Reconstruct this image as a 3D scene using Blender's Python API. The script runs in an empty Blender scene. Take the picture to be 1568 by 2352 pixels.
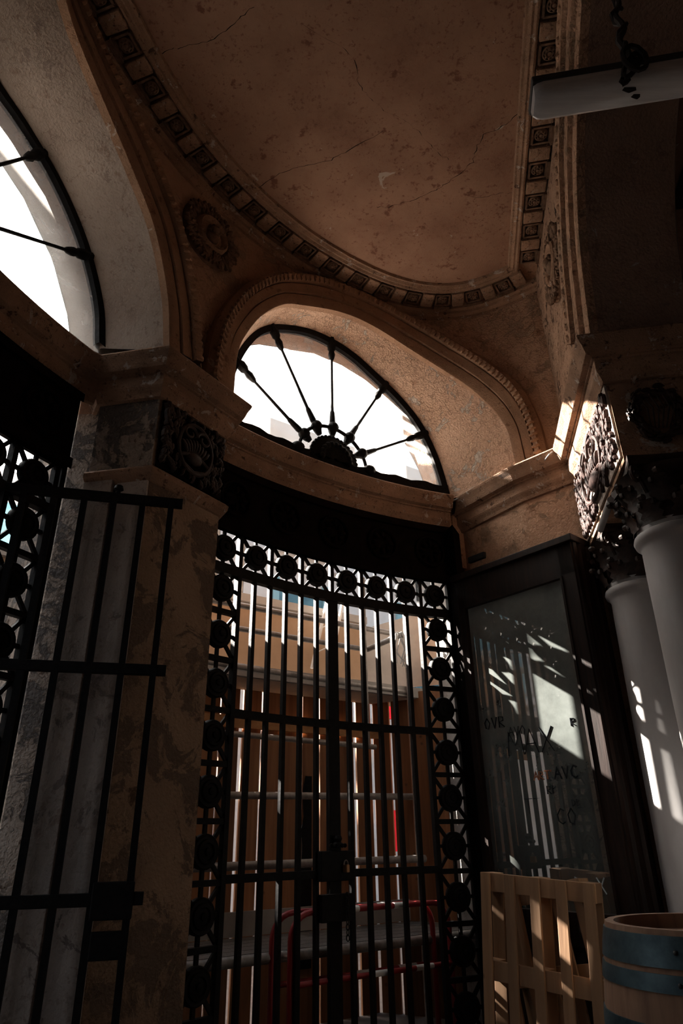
import bpy, math, random
from mathutils import Vector, Matrix
rnd = random.Random(7)
S = bpy.context.scene
COL = S.collection
E = 1.2                                  # eye height above the floor
TH, ROLL, FPX = math.radians(26.2), math.radians(1.0), 1540.0
ct, st, cr, sr = math.cos(TH), math.sin(TH), math.cos(ROLL), math.sin(ROLL)

# ------------------------------------------------------------------ camera
cam = bpy.data.objects.new('camera', bpy.data.cameras.new('camera'))
COL.objects.link(cam)
Rv, Uv, Fv = Vector((1, 0, 0)), Vector((0, -st, ct)), Vector((0, ct, st))
rx = cr*Rv - sr*Uv
ry = sr*Rv + cr*Uv
m = Matrix(((rx.x, ry.x, -Fv.x, 0), (rx.y, ry.y, -Fv.y, 0), (rx.z, ry.z, -Fv.z, E), (0, 0, 0, 1)))
cam.matrix_world = m
cam.data.sensor_width = 36
cam.data.lens = 36*FPX/2352
cam.data.clip_start = .05
cam.data.clip_end = 300
S.camera = cam

# ------------------------------------------------------------------ world, sun, exposure
W = bpy.data.worlds.new('sky'); S.world = W; W.use_nodes = True
wn = W.node_tree.nodes; wl = W.node_tree.links; wn.clear()
wo = wn.new('ShaderNodeOutputWorld'); wb = wn.new('ShaderNodeBackground')
wtc = wn.new('ShaderNodeTexCoord'); wsx = wn.new('ShaderNodeSeparateXYZ'); wr = wn.new('ShaderNodeValToRGB')
wl.new(wtc.outputs['Generated'], wsx.inputs[0]); wl.new(wsx.outputs['Z'], wr.inputs[0])
wr.color_ramp.elements[0].position = 0.0; wr.color_ramp.elements[0].color = (.72, .76, .80, 1)
wr.color_ramp.elements[1].position = .6; wr.color_ramp.elements[1].color = (.52, .70, .92, 1)
wl.new(wr.outputs[0], wb.inputs[0]); wb.inputs[1].default_value = 1.25
SUN_AZ, SUN_EL = math.radians(123), math.radians(33)      # the way the light travels
dt = wn.new('ShaderNodeVectorMath'); dt.operation = 'DOT_PRODUCT'; wl.new(wtc.outputs['Generated'], dt.inputs[0])
dt.inputs[1].default_value = (-math.sin(SUN_AZ)*math.cos(SUN_EL), -math.cos(SUN_AZ)*math.cos(SUN_EL), math.sin(SUN_EL))
pw = wn.new('ShaderNodeMath'); pw.operation = 'POWER'; pw.use_clamp = False; cl = wn.new('ShaderNodeMath'); cl.operation = 'MAXIMUM'; cl.inputs[1].default_value = 0
wl.new(dt.outputs['Value'], cl.inputs[0]); wl.new(cl.outputs[0], pw.inputs[0]); pw.inputs[1].default_value = 7
wg = wn.new('ShaderNodeBackground'); wg.inputs[0].default_value = (1, .95, .88, 1); gm = wn.new('ShaderNodeMath'); gm.operation = 'MULTIPLY'; wl.new(pw.outputs[0], gm.inputs[0]); gm.inputs[1].default_value = 24
wl.new(gm.outputs[0], wg.inputs[1]); wa_ = wn.new('ShaderNodeAddShader'); wl.new(wb.outputs[0], wa_.inputs[0]); wl.new(wg.outputs[0], wa_.inputs[1])
wl.new(wa_.outputs[0], wo.inputs[0])
sd = Vector((math.sin(SUN_AZ)*math.cos(SUN_EL), math.cos(SUN_AZ)*math.cos(SUN_EL), -math.sin(SUN_EL)))
sun = bpy.data.objects.new('sun', bpy.data.lights.new('sun', 'SUN')); COL.objects.link(sun)
sun.data.energy = 95; sun.data.angle = math.radians(.6); sun.data.color = (1, .93, .84)
sun.rotation_euler = sd.to_track_quat('-Z', 'Y').to_euler()
S.view_settings.view_transform = 'Standard'; S.view_settings.look = 'None'
S.view_settings.gamma = 1; S.view_settings.use_curve_mapping = False
S.view_settings.exposure = -.32
try:
    S.cycles.use_denoising = True; S.cycles.max_bounces = 14; S.cycles.diffuse_bounces = 6
    S.cycles.glossy_bounces = 4; S.cycles.transparent_max_bounces = 24; S.cycles.sample_clamp_indirect = 6
except Exception: pass

# ------------------------------------------------------------------ image <-> place
def ray(px, py):
    x = (px-784)/FPX; y = -(py-1176)/FPX
    x, y = cr*x+sr*y, -sr*x+cr*y
    return Vector((x, ct-y*st, st+y*ct))
def on_z(px, py, z):
    r = ray(px, py); return r*((z-E)/r.z)+Vector((0, 0, E))
def on_line(px, py, A, d):
    """point of the vertical plane through A running along d"""
    r = ray(px, py); det = -r.x*d[1]+r.y*d[0]
    t = (-A[0]*d[1]+A[1]*d[0])/det
    return Vector((r.x*t, r.y*t, r.z*t+E))
def on_cyl(px, py, C, R):
    r = ray(px, py); a = r.x**2+r.y**2; b = r.x*C[0]+r.y*C[1]; c = C[0]**2+C[1]**2-R*R
    t = (b+math.sqrt(max(0, b*b-a*c)))/a
    return Vector((r.x*t, r.y*t, r.z*t+E))
C0 = (2.409, 1.246); RG = 4.377; RL = 4.50
def gp(ang, z=0, R=RG, C=C0):
    a = math.radians(ang); return Vector((C[0]+R*math.sin(a), C[1]+R*math.cos(a), z))
def ang_of(P): return math.degrees(math.atan2(P[0]-C0[0], P[1]-C0[1]))
n2 = Vector((.987, -.162)).normalized(); d2 = Vector((.162, .987)).normalized()
def lerp(a, b, t): return a+(b-a)*t
def interp(x, xs, ys):
    if x <= xs[0]: return ys[0]
    for i in range(1, len(xs)):
        if x <= xs[i]:
            t = (x-xs[i-1])/max(1e-9, xs[i]-xs[i-1]); return ys[i-1]+(ys[i]-ys[i-1])*t
    return ys[-1]
def resample(P, n):
    """Catmull-Rom through the points, then n points evenly along it"""
    P = [Vector(p) for p in P]; Q = [2*P[0]-P[1]]+P+[2*P[-1]-P[-2]]; out = []
    for i in range(1, len(Q)-2):
        for k in range(14):
            t = k/14; a, b, c, e = Q[i-1], Q[i], Q[i+1], Q[i+2]
            out.append(.5*((2*b)+(c-a)*t+(2*a-5*b+4*c-e)*t*t+(3*b-3*c+e-a)*t**3))
    out.append(P[-1]); L = [0]
    for i in range(1, len(out)): L.append(L[-1]+(out[i]-out[i-1]).length)
    res = []; j = 0
    for i in range(n):
        s = L[-1]*i/(n-1)
        while j < len(L)-2 and L[j+1] < s: j += 1
        t = (s-L[j])/max(1e-9, L[j+1]-L[j]); res.append(out[j].lerp(out[j+1], min(1, t)))
    return res

# ------------------------------------------------------------------ mesh builder
class MB:
    def __init__(s): s.v = []; s.f = []
    def add(s, vs, fs):
        b = len(s.v); s.v += [Vector(v) for v in vs]; s.f += [tuple(i+b for i in f) for f in fs]; return s
    def box(s, c, sz, M=None):
        c = Vector(c); h = Vector(sz)/2; vs = []
        for z in (-1, 1):
            for y in (-1, 1):
                for x in (-1, 1):
                    p = Vector((x*h.x, y*h.y, z*h.z)); vs.append(c+(M @ p if M else p))
        return s.add(vs, [(0, 2, 3, 1), (4, 5, 7, 6), (0, 1, 5, 4), (2, 6, 7, 3), (0, 4, 6, 2), (1, 3, 7, 5)])
    def bar(s, a, b, w, d, up=(0, 0, 1)):
        """beam from a to b; w along the horizontal side, d the other way"""
        a, b = Vector(a), Vector(b); z = (b-a); L = z.length; z.normalize(); u = Vector(up)
        x = z.cross(u)
        if x.length < 1e-4: x = z.cross(Vector((0, 1, 0)))
        x.normalize(); y = z.cross(x)
        M = Matrix((x, y, z)).transposed()
        return s.box((a+b)/2, (w, d, L), M)
    def tube(s, pts, r, n=8, cap=True):
        pts = [Vector(p) for p in pts]; rs = r if isinstance(r, (list, tuple)) else [r]*len(pts); b = len(s.v)
        up = None
        for i, p in enumerate(pts):
            t = (pts[min(i+1, len(pts)-1)]-pts[max(i-1, 0)]).normalized()
            if up is None:
                up = Vector((0, 0, 1)) if abs(t.z) < .9 else Vector((1, 0, 0))
            x = t.cross(up).normalized(); y = t.cross(x).normalized(); up = -y
            for k in range(n):
                a = 2*math.pi*k/n; s.v.append(p+(x*math.cos(a)+y*math.sin(a))*rs[i])
        for i in range(len(pts)-1):
            for k in range(n):
                s.f.append((b+i*n+k, b+i*n+(k+1) % n, b+(i+1)*n+(k+1) % n, b+(i+1)*n+k))
        if cap:
            s.f.append(tuple(b+k for k in range(n))[::-1]); s.f.append(tuple(b+(len(pts)-1)*n+k for k in range(n)))
        return s
    def lathe(s, prof, c=(0, 0, 0), n=32, M=None, cap=True):
        """prof = [(r, h)...] about local Z"""
        b = len(s.v); c = Vector(c)
        for r, h in prof:
            for k in range(n):
                a = 2*math.pi*k/n; p = Vector((r*math.cos(a), r*math.sin(a), h)); s.v.append(c+(M @ p if M else p))
        for i in range(len(prof)-1):
            for k in range(n):
                s.f.append((b+i*n+k, b+i*n+(k+1) % n, b+(i+1)*n+(k+1) % n, b+(i+1)*n+k))
        if cap:
            s.f.append(tuple(b+k for k in range(n))[::-1]); s.f.append(tuple(b+(len(prof)-1)*n+k for k in range(n)))
        return s
    def grid(s, rows, close=False):
        b = len(s.v); m_ = len(rows[0])
        for r in rows: s.v += [Vector(p) for p in r]
        R = len(rows)
        for i in range(R-1 if not close else R):
            for j in range(m_-1):
                i2 = (i+1) % R
                s.f.append((b+i*m_+j, b+i*m_+j+1, b+i2*m_+j+1, b+i2*m_+j))
        return s
    def prism(s, poly, z0, z1):
        n = len(poly); b = len(s.v)
        for p in poly: s.v.append(Vector((p[0], p[1], z0)))
        for p in poly: s.v.append(Vector((p[0], p[1], z1)))
        for k in range(n): s.f.append((b+k, b+(k+1) % n, b+n+(k+1) % n, b+n+k))
        s.f.append(tuple(b+k for k in range(n))[::-1]); s.f.append(tuple(b+n+k for k in range(n))); return s
    def blob(s, c, sz, M=None, nu=8, nv=5):
        c = Vector(c); b = len(s.v)
        for j in range(nv+1):
            ph = math.pi*j/nv
            for k in range(nu):
                a = 2*math.pi*k/nu
                p = Vector((math.sin(ph)*math.cos(a)*sz[0], math.sin(ph)*math.sin(a)*sz[1], math.cos(ph)*sz[2]))
                s.v.append(c+(M @ p if M else p))
        for j in range(nv):
            for k in range(nu):
                s.f.append((b+j*nu+k, b+(j+1)*nu+k, b+(j+1)*nu+(k+1) % nu, b+j*nu+(k+1) % nu))
        return s
    def build(s, name, mat, parent=None, smooth=False, bevel=0, origin=None):
        me = bpy.data.meshes.new(name)
        if parent is not None: o0 = parent_loc(parent)
        elif origin is not None: o0 = Vector(origin)
        else:
            xs = [v.x for v in s.v]; ys = [v.y for v in s.v]; zs = [v.z for v in s.v]
            o0 = Vector(((min(xs)+max(xs))/2, (min(ys)+max(ys))/2, min(zs)))
        me.from_pydata([v-o0 for v in s.v], [], s.f); me.materials.append(mat); me.validate(); me.update()
        if smooth:
            for p in me.polygons: p.use_smooth = True
            try: me.set_sharp_from_angle(angle=math.radians(40))
            except Exception: pass
        o = bpy.data.objects.new(name, me); COL.objects.link(o)
        if parent is not None: o.parent = parent
        else: o.location = o0
        if bevel:
            md = o.modifiers.new('bevel', 'BEVEL'); md.width = bevel; md.segments = 2; md.limit_method = 'ANGLE'
        return o
def parent_loc(p):
    v = Vector((0, 0, 0))
    while p is not None: v += p.location; p = p.parent
    return v
def tag(o, label, cat, group=None, kind=None):
    o['label'] = label; o['category'] = cat
    if group: o['group'] = group
    if kind: o['kind'] = kind
    return o
def struct(o): o['kind'] = 'structure'; return o
def thing(name, loc, label, cat, group=None):
    o = bpy.data.objects.new(name, None); COL.objects.link(o); o.location = loc; o.empty_display_size = .1
    return tag(o, label, cat, group)
def inst(src, name, parent, loc, rotz=0, scale=None):
    """a copy of a part (same mesh), placed at a world position"""
    o = src.copy(); o.name = name; COL.objects.link(o); o.parent = parent
    o.location = Vector(loc)-(parent_loc(parent) if parent else Vector((0, 0, 0))); o.rotation_euler = (0, 0, rotz)
    if scale: o.scale = scale
    return o
def copy_tree(o, parent=None):
    c = o.copy(); COL.objects.link(c); c.parent = parent
    for ch in list(o.children): copy_tree(ch, c)
    return c
def sweep(path, prof, closed=False, side=1):
    """sweep a profile [(offset, z)] along a plan polyline; offset goes to the left*side of travel, mitred"""
    n = len(path); P = [Vector((p[0], p[1])) for p in path]; rows = []
    for i in range(n):
        a = P[i-1] if (i > 0 or closed) else None; c = P[(i+1) % n] if (i < n-1 or closed) else None
        t1 = (P[i]-a).normalized() if a is not None else None; t2 = (c-P[i]).normalized() if c is not None else None
        if t1 is None: t1 = t2
        if t2 is None: t2 = t1
        n1 = Vector((-t1.y, t1.x))*side; n_2 = Vector((-t2.y, t2.x))*side
        mv = (n1+n_2); mv /= max(.15, 1+n1.dot(n_2))
        rows.append([Vector((P[i].x+mv.x*o, P[i].y+mv.y*o, z)) for o, z in prof])
    return rows

# ------------------------------------------------------------------ materials
def newmat(name):
    mt = bpy.data.materials.new(name); mt.use_nodes = True; nt = mt.node_tree
    return mt, nt, nt.nodes['Principled BSDF']
def N(nt, t, **kw):
    nd = nt.nodes.new(t)
    for k, v in kw.items():
        if k in nd.inputs: nd.inputs[k].default_value = v
        else: setattr(nd, k, v)
    return nd
def ramp(nt, fac, stops):
    r = nt.nodes.new('ShaderNodeValToRGB'); nt.links.new(fac, r.inputs[0]); e = r.color_ramp.elements
    while len(e) < len(stops): e.new(.5)
    for i, (p, c) in enumerate(stops):
        e[i].position = p; e[i].color = (c, c, c, 1) if isinstance(c, (int, float)) else (*c, 1)
    return r.outputs[0]
def mixc(nt, fac, a, b, mode='MIX'):
    mx = nt.nodes.new('ShaderNodeMix'); mx.data_type = 'RGBA'; mx.blend_type = mode
    for sock, val in ((mx.inputs['Factor'], fac), (mx.inputs['A'], a), (mx.inputs['B'], b)):
        if isinstance(val, (int, float)): sock.default_value = val
        elif isinstance(val, tuple): sock.default_value = (*val, 1)
        else: nt.links.new(val, sock)
    for i in (6, 7):
        s_ = mx.inputs[i]; v = a if i == 6 else b
        if isinstance(v, tuple): s_.default_value = (*v, 1)
        elif not isinstance(v, (int, float)): nt.links.new(v, s_)
    return mx.outputs[2]
def plaster(name, base, dirt, flake, crack=1.0, peel=.5, scale=1.0, patch=.3, rough=.9, bumps=.5, spots=.25):
    mt, nt, bs = newmat(name); L = nt.links; tc = N(nt, 'ShaderNodeTexCoord'); co = tc.outputs['Object']
    big = N(nt, 'ShaderNodeTexNoise', Scale=1.6*scale, Detail=6.0, Roughness=.6); L.new(co, big.inputs['Vector'])
    mid = N(nt, 'ShaderNodeTexNoise', Scale=6*scale, Detail=8.0, Roughness=.65); L.new(co, mid.inputs['Vector'])
    fine = N(nt, 'ShaderNodeTexNoise', Scale=60*scale, Detail=4.0); L.new(co, fine.inputs['Vector'])
    dist = nt.nodes.new('ShaderNodeVectorMath'); dist.operation = 'MULTIPLY_ADD'
    L.new(mid.outputs['Color'], dist.inputs[0]); dist.inputs[1].default_value = (.22, .22, .22); L.new(co, dist.inputs[2])
    vo = N(nt, 'ShaderNodeTexVoronoi', Scale=9*scale); vo.feature = 'DISTANCE_TO_EDGE'; L.new(dist.outputs[0], vo.inputs['Vector'])
    cf = ramp(nt, vo.outputs['Distance'], [(0, 1.0), (.022, 0.0)])
    cm = ramp(nt, big.outputs['Fac'], [(.56-.16*crack, 0.0), (.68, 1.0)])
    crk = nt.nodes.new('ShaderNodeMath'); crk.operation = 'MULTIPLY'; L.new(cf, crk.inputs[0]); L.new(cm, crk.inputs[1])
    c1 = mixc(nt, ramp(nt, big.outputs['Fac'], [(.35, 0.0), (.7, 1.0)]), base, tuple(lerp(base[i], dirt[i], .55) for i in range(3)))
    sp = ramp(nt, mid.outputs['Fac'], [(.60, 0.0), (.66, 1.0)])
    sp2 = nt.nodes.new('ShaderNodeMath'); sp2.operation = 'MULTIPLY'; L.new(sp, sp2.inputs[0]); sp2.inputs[1].default_value = spots*2
    c2 = mixc(nt, sp2.outputs[0], c1, dirt)
    pe = N(nt, 'ShaderNodeTexNoise', Scale=4.2*scale, Detail=9.0, Roughness=.7, Distortion=.6)
    mp = N(nt, 'ShaderNodeMapping'); mp.inputs['Location'].default_value = (7, 3, 5); L.new(co, mp.inputs[0]); L.new(mp.outputs[0], pe.inputs['Vector'])
    sn = N(nt, 'ShaderNodeTexNoise', Scale=26*scale, Detail=5.0, Roughness=.7); L.new(co, sn.inputs['Vector'])
    sc1 = ramp(nt, sn.outputs['Fac'], [(.56, 0.0), (.60, 1.0)]); sc2 = ramp(nt, pe.outputs['Fac'], [(.45, 0.0), (.56, 1.0)])
    sk = nt.nodes.new('ShaderNodeMath'); sk.operation = 'MULTIPLY'; L.new(sc1, sk.inputs[0]); L.new(sc2, sk.inputs[1])
    sk2 = nt.nodes.new('ShaderNodeMath'); sk2.operation = 'MULTIPLY'; L.new(sk.outputs[0], sk2.inputs[0]); sk2.inputs[1].default_value = min(1, spots*1.6)
    c2 = mixc(nt, sk2.outputs[0], c2, dirt)
    pm = ramp(nt, pe.outputs['Fac'], [(.66-.12*peel, 0.0), (.68-.12*peel, 1.0)])
    c3 = mixc(nt, pm, c2, flake)
    ck = nt.nodes.new('ShaderNodeMath'); ck.operation = 'MULTIPLY'; L.new(crk.outputs[0], ck.inputs[0]); ck.inputs[1].default_value = .55
    c4 = mixc(nt, ck.outputs[0], c3, tuple(v*.5 for v in dirt))
    L.new(c4, bs.inputs['Base Color']); bs.inputs['Roughness'].default_value = rough
    h = nt.nodes.new('ShaderNodeMath'); h.operation = 'MULTIPLY_ADD'; L.new(crk.outputs[0], h.inputs[0]); h.inputs[1].default_value = -1.0; L.new(fine.outputs['Fac'], h.inputs[2])
    h2 = nt.nodes.new('ShaderNodeMath'); h2.operation = 'MULTIPLY_ADD'; L.new(pm, h2.inputs[0]); h2.inputs[1].default_value = -.8; L.new(h.outputs[0], h2.inputs[2])
    h3 = nt.nodes.new('ShaderNodeMath'); h3.operation = 'MULTIPLY_ADD'; L.new(mid.outputs['Fac'], h3.inputs[0]); h3.inputs[1].default_value = 1.5; L.new(h2.outputs[0], h3.inputs[2])
    bp = N(nt, 'ShaderNodeBump', Strength=bumps, Distance=.02); L.new(h3.outputs[0], bp.inputs['Height']); L.new(bp.outputs[0], bs.inputs['Normal'])
    try: bs.inputs['Specular IOR Level'].default_value = .2
    except Exception: pass
    return mt
def noisy(name, a, b, scale=8, rough=.5, metal=0, bump=.2, detail=6, stretch=None, thr=(.35, .65), spec=None):
    mt, nt, bs = newmat(name); L = nt.links; tc = N(nt, 'ShaderNodeTexCoord'); co = tc.outputs['Object']
    if stretch:
        mp = N(nt, 'ShaderNodeMapping'); mp.inputs['Scale'].default_value = stretch; L.new(co, mp.inputs[0]); co = mp.outputs[0]
    nz = N(nt, 'ShaderNodeTexNoise', Scale=float(scale), Detail=float(detail), Roughness=.65); L.new(co, nz.inputs['Vector'])
    c = mixc(nt, ramp(nt, nz.outputs['Fac'], [(thr[0], 0.0), (thr[1], 1.0)]), a, b)
    L.new(c, bs.inputs['Base Color']); bs.inputs['Roughness'].default_value = rough; bs.inputs['Metallic'].default_value = metal
    bp = N(nt, 'ShaderNodeBump', Strength=bump, Distance=.01); L.new(nz.outputs['Fac'], bp.inputs['Height']); L.new(bp.outputs[0], bs.inputs['Normal'])
    if spec is not None:
        try: bs.inputs['Specular IOR Level'].default_value = spec
        except Exception: pass
    return mt
def wood(name, a, b, axis='Z', scale=14, rough=.7):
    mt, nt, bs = newmat(name); L = nt.links; tc = N(nt, 'ShaderNodeTexCoord'); oi = N(nt, 'ShaderNodeObjectInfo')
    mp = N(nt, 'ShaderNodeMapping'); sc_ = {'Z': (1, 1, .06), 'X': (.06, 1, 1), 'Y': (1, .06, 1)}[axis]; mp.inputs['Scale'].default_value = sc_
    ad = nt.nodes.new('ShaderNodeVectorMath'); ad.operation = 'ADD'; L.new(tc.outputs['Object'], ad.inputs[0])
    cb = N(nt, 'ShaderNodeCombineXYZ'); ml = nt.nodes.new('ShaderNodeMath'); ml.operation = 'MULTIPLY'; L.new(oi.outputs['Random'], ml.inputs[0]); ml.inputs[1].default_value = 37
    L.new(ml.outputs[0], cb.inputs[0]); L.new(ml.outputs[0], cb.inputs[1]); L.new(cb.outputs[0], ad.inputs[1]); L.new(ad.outputs[0], mp.inputs[0])
    nz = N(nt, 'ShaderNodeTexNoise', Scale=float(scale), Detail=6.0, Roughness=.6, Distortion=.8); L.new(mp.outputs[0], nz.inputs['Vector'])
    kn = N(nt, 'ShaderNodeTexVoronoi', Scale=5.0); L.new(ad.outputs[0], kn.inputs['Vector'])
    c = mixc(nt, ramp(nt, nz.outputs['Fac'], [(.3, 0.0), (.7, 1.0)]), a, b)
    kf = ramp(nt, kn.outputs['Distance'], [(.0, 1.0), (.09, 0.0)])
    c = mixc(nt, kf, c, tuple(v*.25 for v in b))
    rv = ramp(nt, oi.outputs['Random'], [(0, .62), (1, 1.15)])
    c = mixc(nt, 1.0, c, rv, 'MULTIPLY')
    L.new(c, bs.inputs['Base Color']); bs.inputs['Roughness'].default_value = rough
    bp = N(nt, 'ShaderNodeBump', Strength=.25, Distance=.005); L.new(nz.outputs['Fac'], bp.inputs['Height']); L.new(bp.outputs[0], bs.inputs['Normal'])
    return mt
def plain(name, c, rough=.6, metal=0, spec=None):
    mt, nt, bs = newmat(name); bs.inputs['Base Color'].default_value = (*c, 1); bs.inputs['Roughness'].default_value = rough; bs.inputs['Metallic'].default_value = metal
    if spec is not None:
        try: bs.inputs['Specular IOR Level'].default_value = spec
        except Exception: pass
    return mt
def dusty_glass(name, tint, dust, amount):
    mt = bpy.data.materials.new(name); mt.use_nodes = True; nt = mt.node_tree; nt.nodes.clear(); L = nt.links
    out = N(nt, 'ShaderNodeOutputMaterial'); tr = N(nt, 'ShaderNodeBsdfTransparent'); tr.inputs[0].default_value = (*tint, 1)
    tl = N(nt, 'ShaderNodeBsdfTranslucent'); tl.inputs[0].default_value = (*dust, 1); gl = N(nt, 'ShaderNodeBsdfGlossy'); gl.inputs['Roughness'].default_value = .08
    tc = N(nt, 'ShaderNodeTexCoord'); nz = N(nt, 'ShaderNodeTexNoise', Scale=2.2, Detail=8.0, Roughness=.7, Distortion=1.2); L.new(tc.outputs['Object'], nz.inputs['Vector'])
    f = ramp(nt, nz.outputs['Fac'], [(.3, amount*.6), (.75, min(1, amount*1.7))])
    m1 = N(nt, 'ShaderNodeMixShader'); L.new(f, m1.inputs[0]); L.new(tr.outputs[0], m1.inputs[1]); L.new(tl.outputs[0], m1.inputs[2])
    m2 = N(nt, 'ShaderNodeMixShader'); m2.inputs[0].default_value = .05; L.new(m1.outputs[0], m2.inputs[1]); L.new(gl.outputs[0], m2.inputs[2])
    L.new(m2.outputs[0], out.inputs[0]); return mt

M = {}
M['wall'] = plaster('peach plaster', (.50, .31, .205), (.20, .10, .055), (.33, .215, .145), crack=1.6, peel=.95, spots=.35, bumps=.8)
M['ceil'] = plaster('terracotta ceiling paint', (.34, .195, .128), (.15, .062, .038), (.42, .33, .27), crack=.25, peel=.05, spots=.45, scale=1.3, bumps=.25)
M['flaky'] = plaster('flaking side plaster', (.52, .33, .225), (.10, .05, .03), (.07, .04, .028), crack=1.3, peel=.62, scale=1.5, spots=.6, bumps=.9)
M['medal'] = noisy('dusty brown relief', (.10, .06, .04), (.22, .135, .09), 20, .8, 0, .5, spec=.1)
M['trim'] = plaster('moulded plaster', (.42, .255, .165), (.10, .055, .035), (.50, .42, .36), crack=.9, peel=.55, scale=2.2, spots=.5, bumps=.6)
M['archw'] = plaster('moulding paint', (.38, .225, .14), (.14, .07, .04), (.46, .36, .29), crack=.8, peel=.25, scale=1.8, spots=.35, bumps=.45)
M['reveal'] = plaster('reveal plaster', (.74, .50, .36), (.40, .22, .13), (.62, .52, .44), crack=1.4, peel=.7, scale=1.2, spots=.3, bumps=.8)
M['pale'] = plaster('pale cream plaster', (.45, .38, .33), (.20, .14, .11), (.22, .18, .16), crack=.5, peel=.55, scale=1.1, spots=.3, bumps=.6)
M['palerev'] = plaster('cream reveal plaster', (.44, .36, .30), (.22, .15, .115), (.26, .20, .17), crack=.5, peel=.5, scale=1.1, spots=.35, bumps=.5)
M['pier'] = plaster('worn pier plaster', (.40, .32, .26), (.13, .085, .06), (.15, .125, .11), crack=.9, peel=1.3, scale=1.0, spots=.8, bumps=.9)
M['pierwarm'] = plaster('worn ochre plaster', (.33, .225, .15), (.09, .055, .035), (.15, .105, .075), crack=.7, peel=1.15, scale=1.0, spots=.5, bumps=.6)
M['stone'] = plaster('grey jamb stone', (.42, .39, .36), (.17, .14, .12), (.3, .28, .26), crack=.3, peel=.3, scale=2.2, spots=.5, bumps=.5)
M['iron'] = noisy('black iron', (.003, .003, .0035), (.010, .008, .007), 30, .6, 0, .35, spec=.12)
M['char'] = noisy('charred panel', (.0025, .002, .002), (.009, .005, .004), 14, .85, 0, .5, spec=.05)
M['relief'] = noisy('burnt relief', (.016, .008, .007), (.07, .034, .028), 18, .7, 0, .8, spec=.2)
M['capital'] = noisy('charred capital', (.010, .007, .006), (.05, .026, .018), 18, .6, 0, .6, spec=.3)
M['column'] = noisy('off-white shaft paint', (.40, .385, .38), (.30, .275, .26), 3.5, .55, 0, .15, thr=(.4, .75), stretch=(1, 1, .3))
M['frame'] = noisy('dark frame wood', (.007, .004, .003), (.022, .011, .008), 6, .5, 0, .2, spec=.15, stretch=(6, 6, .5))
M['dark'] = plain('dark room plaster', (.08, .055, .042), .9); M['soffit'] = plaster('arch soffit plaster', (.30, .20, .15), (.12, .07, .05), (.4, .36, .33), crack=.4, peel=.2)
M['floor'] = noisy('dusty floor', (.10, .075, .06), (.16, .12, .10), 5, .8, 0, .2)
M['lampglass'] = noisy('grey diffuser plastic', (.88, .88, .87), (.70, .70, .70), 9, .22, 0, .03, stretch=(.4, 6, 6), spec=.6)
M['lampbody'] = plain('dark grey lamp housing', (.05, .05, .05), .5)
M['rope'] = noisy('black rope', (.008, .006, .005), (.03, .02, .015), 60, .9)
M['pallet'] = wood('pallet pine', (.36, .20, .10), (.22, .115, .055), 'Z')
M['board'] = wood('hoarding larch', (.40, .175, .070), (.21, .080, .028), 'Z')
M['boardh'] = wood('hoarding rail pine', (.60, .30, .12), (.38, .17, .06), 'X')
M['barrel'] = wood('barrel oak', (.34, .20, .125), (.20, .11, .07), 'Z', 22)
M['hoop'] = noisy('galvanised hoop', (.11, .175, .205), (.045, .075, .09), 9, .45, .6, .2)
M['steel'] = noisy('scaffold steel', (.30, .27, .25), (.16, .14, .12), 14, .5, .35, .3)
M['alu'] = noisy('worn deck plate', (.17, .155, .145), (.06, .055, .05), 70, .45, .3, .9)
M['ply'] = noisy('tan plywood', (.36, .235, .145), (.31, .20, .12), 5, .75, 0, .08)
M['white'] = noisy('white render', (.80, .79, .77), (.66, .62, .58), 1.5, .85, 0, .1)
M['blue'] = noisy('teal shutters', (.12, .27, .33), (.07, .17, .22), 3, .6)
M['paleblue'] = plain('pale blue wall', (.30, .52, .58), .8)
M['grey'] = noisy('grey panel', (.38, .35, .32), (.30, .28, .26), 4, .8)
M['red'] = plain('red paint', (.26, .010, .012), .5)
M['redp'] = plain('red poster', (.75, .02, .06), .7)
M['pink'] = plain('violet poster', (.55, .22, .50), .7)
M['leafy'] = noisy('ivy green', (.10, .13, .07), (.40, .42, .33), 30, .8, thr=(.45, .55))
M['cream'] = plain('white tape', (.72, .70, .66), .6)
M['road'] = noisy('pale pavement', (.26, .245, .23), (.18, .17, .16), 4, .85)
M['ink'] = plain('black marker', (.010, .012, .015), .9, spec=.05)
M['inko'] = plain('orange marker', (.28, .09, .03), .6)
M['inkw'] = plain('pale scratched marks', (.42, .45, .45), .7)
M['wire'] = plain('grey wire', (.30, .28, .26), .5)
M['wired'] = plain('dark wire', (.02, .018, .016), .6)
M['chainm'] = plain('dark chain steel', (.03, .03, .03), .4, .6)
M['brass'] = plain('worn brass', (.35, .18, .08), .45, .6)
M['fan'] = dusty_glass('hazy window glass', (.93, .93, .92), (.95, .90, .84), .22)
# dusty mirror
mt = bpy.data.materials.new('dusty mirror'); mt.use_nodes = True; nt = mt.node_tree; nt.nodes.clear(); L = nt.links
out = N(nt, 'ShaderNodeOutputMaterial'); gl = N(nt, 'ShaderNodeBsdfGlossy'); gl.inputs['Color'].default_value = (.36, .34, .32, 1); gl.inputs['Roughness'].default_value = .015
df = N(nt, 'ShaderNodeBsdfDiffuse'); df.inputs[0].default_value = (.46, .50, .47, 1)
tc = N(nt, 'ShaderNodeTexCoord'); nz = N(nt, 'ShaderNodeTexNoise', Scale=3.0, Detail=8.0, Roughness=.7); L.new(tc.outputs['Object'], nz.inputs['Vector'])
sx = N(nt, 'ShaderNodeSeparateXYZ'); L.new(tc.outputs['Object'], sx.inputs[0])
hz = nt.nodes.new('ShaderNodeMapRange'); L.new(sx.outputs['Z'], hz.inputs[0]); hz.inputs[1].default_value = 1.1; hz.inputs[2].default_value = 2.9; hz.inputs[3].default_value = .12; hz.inputs[4].default_value = .42
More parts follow.
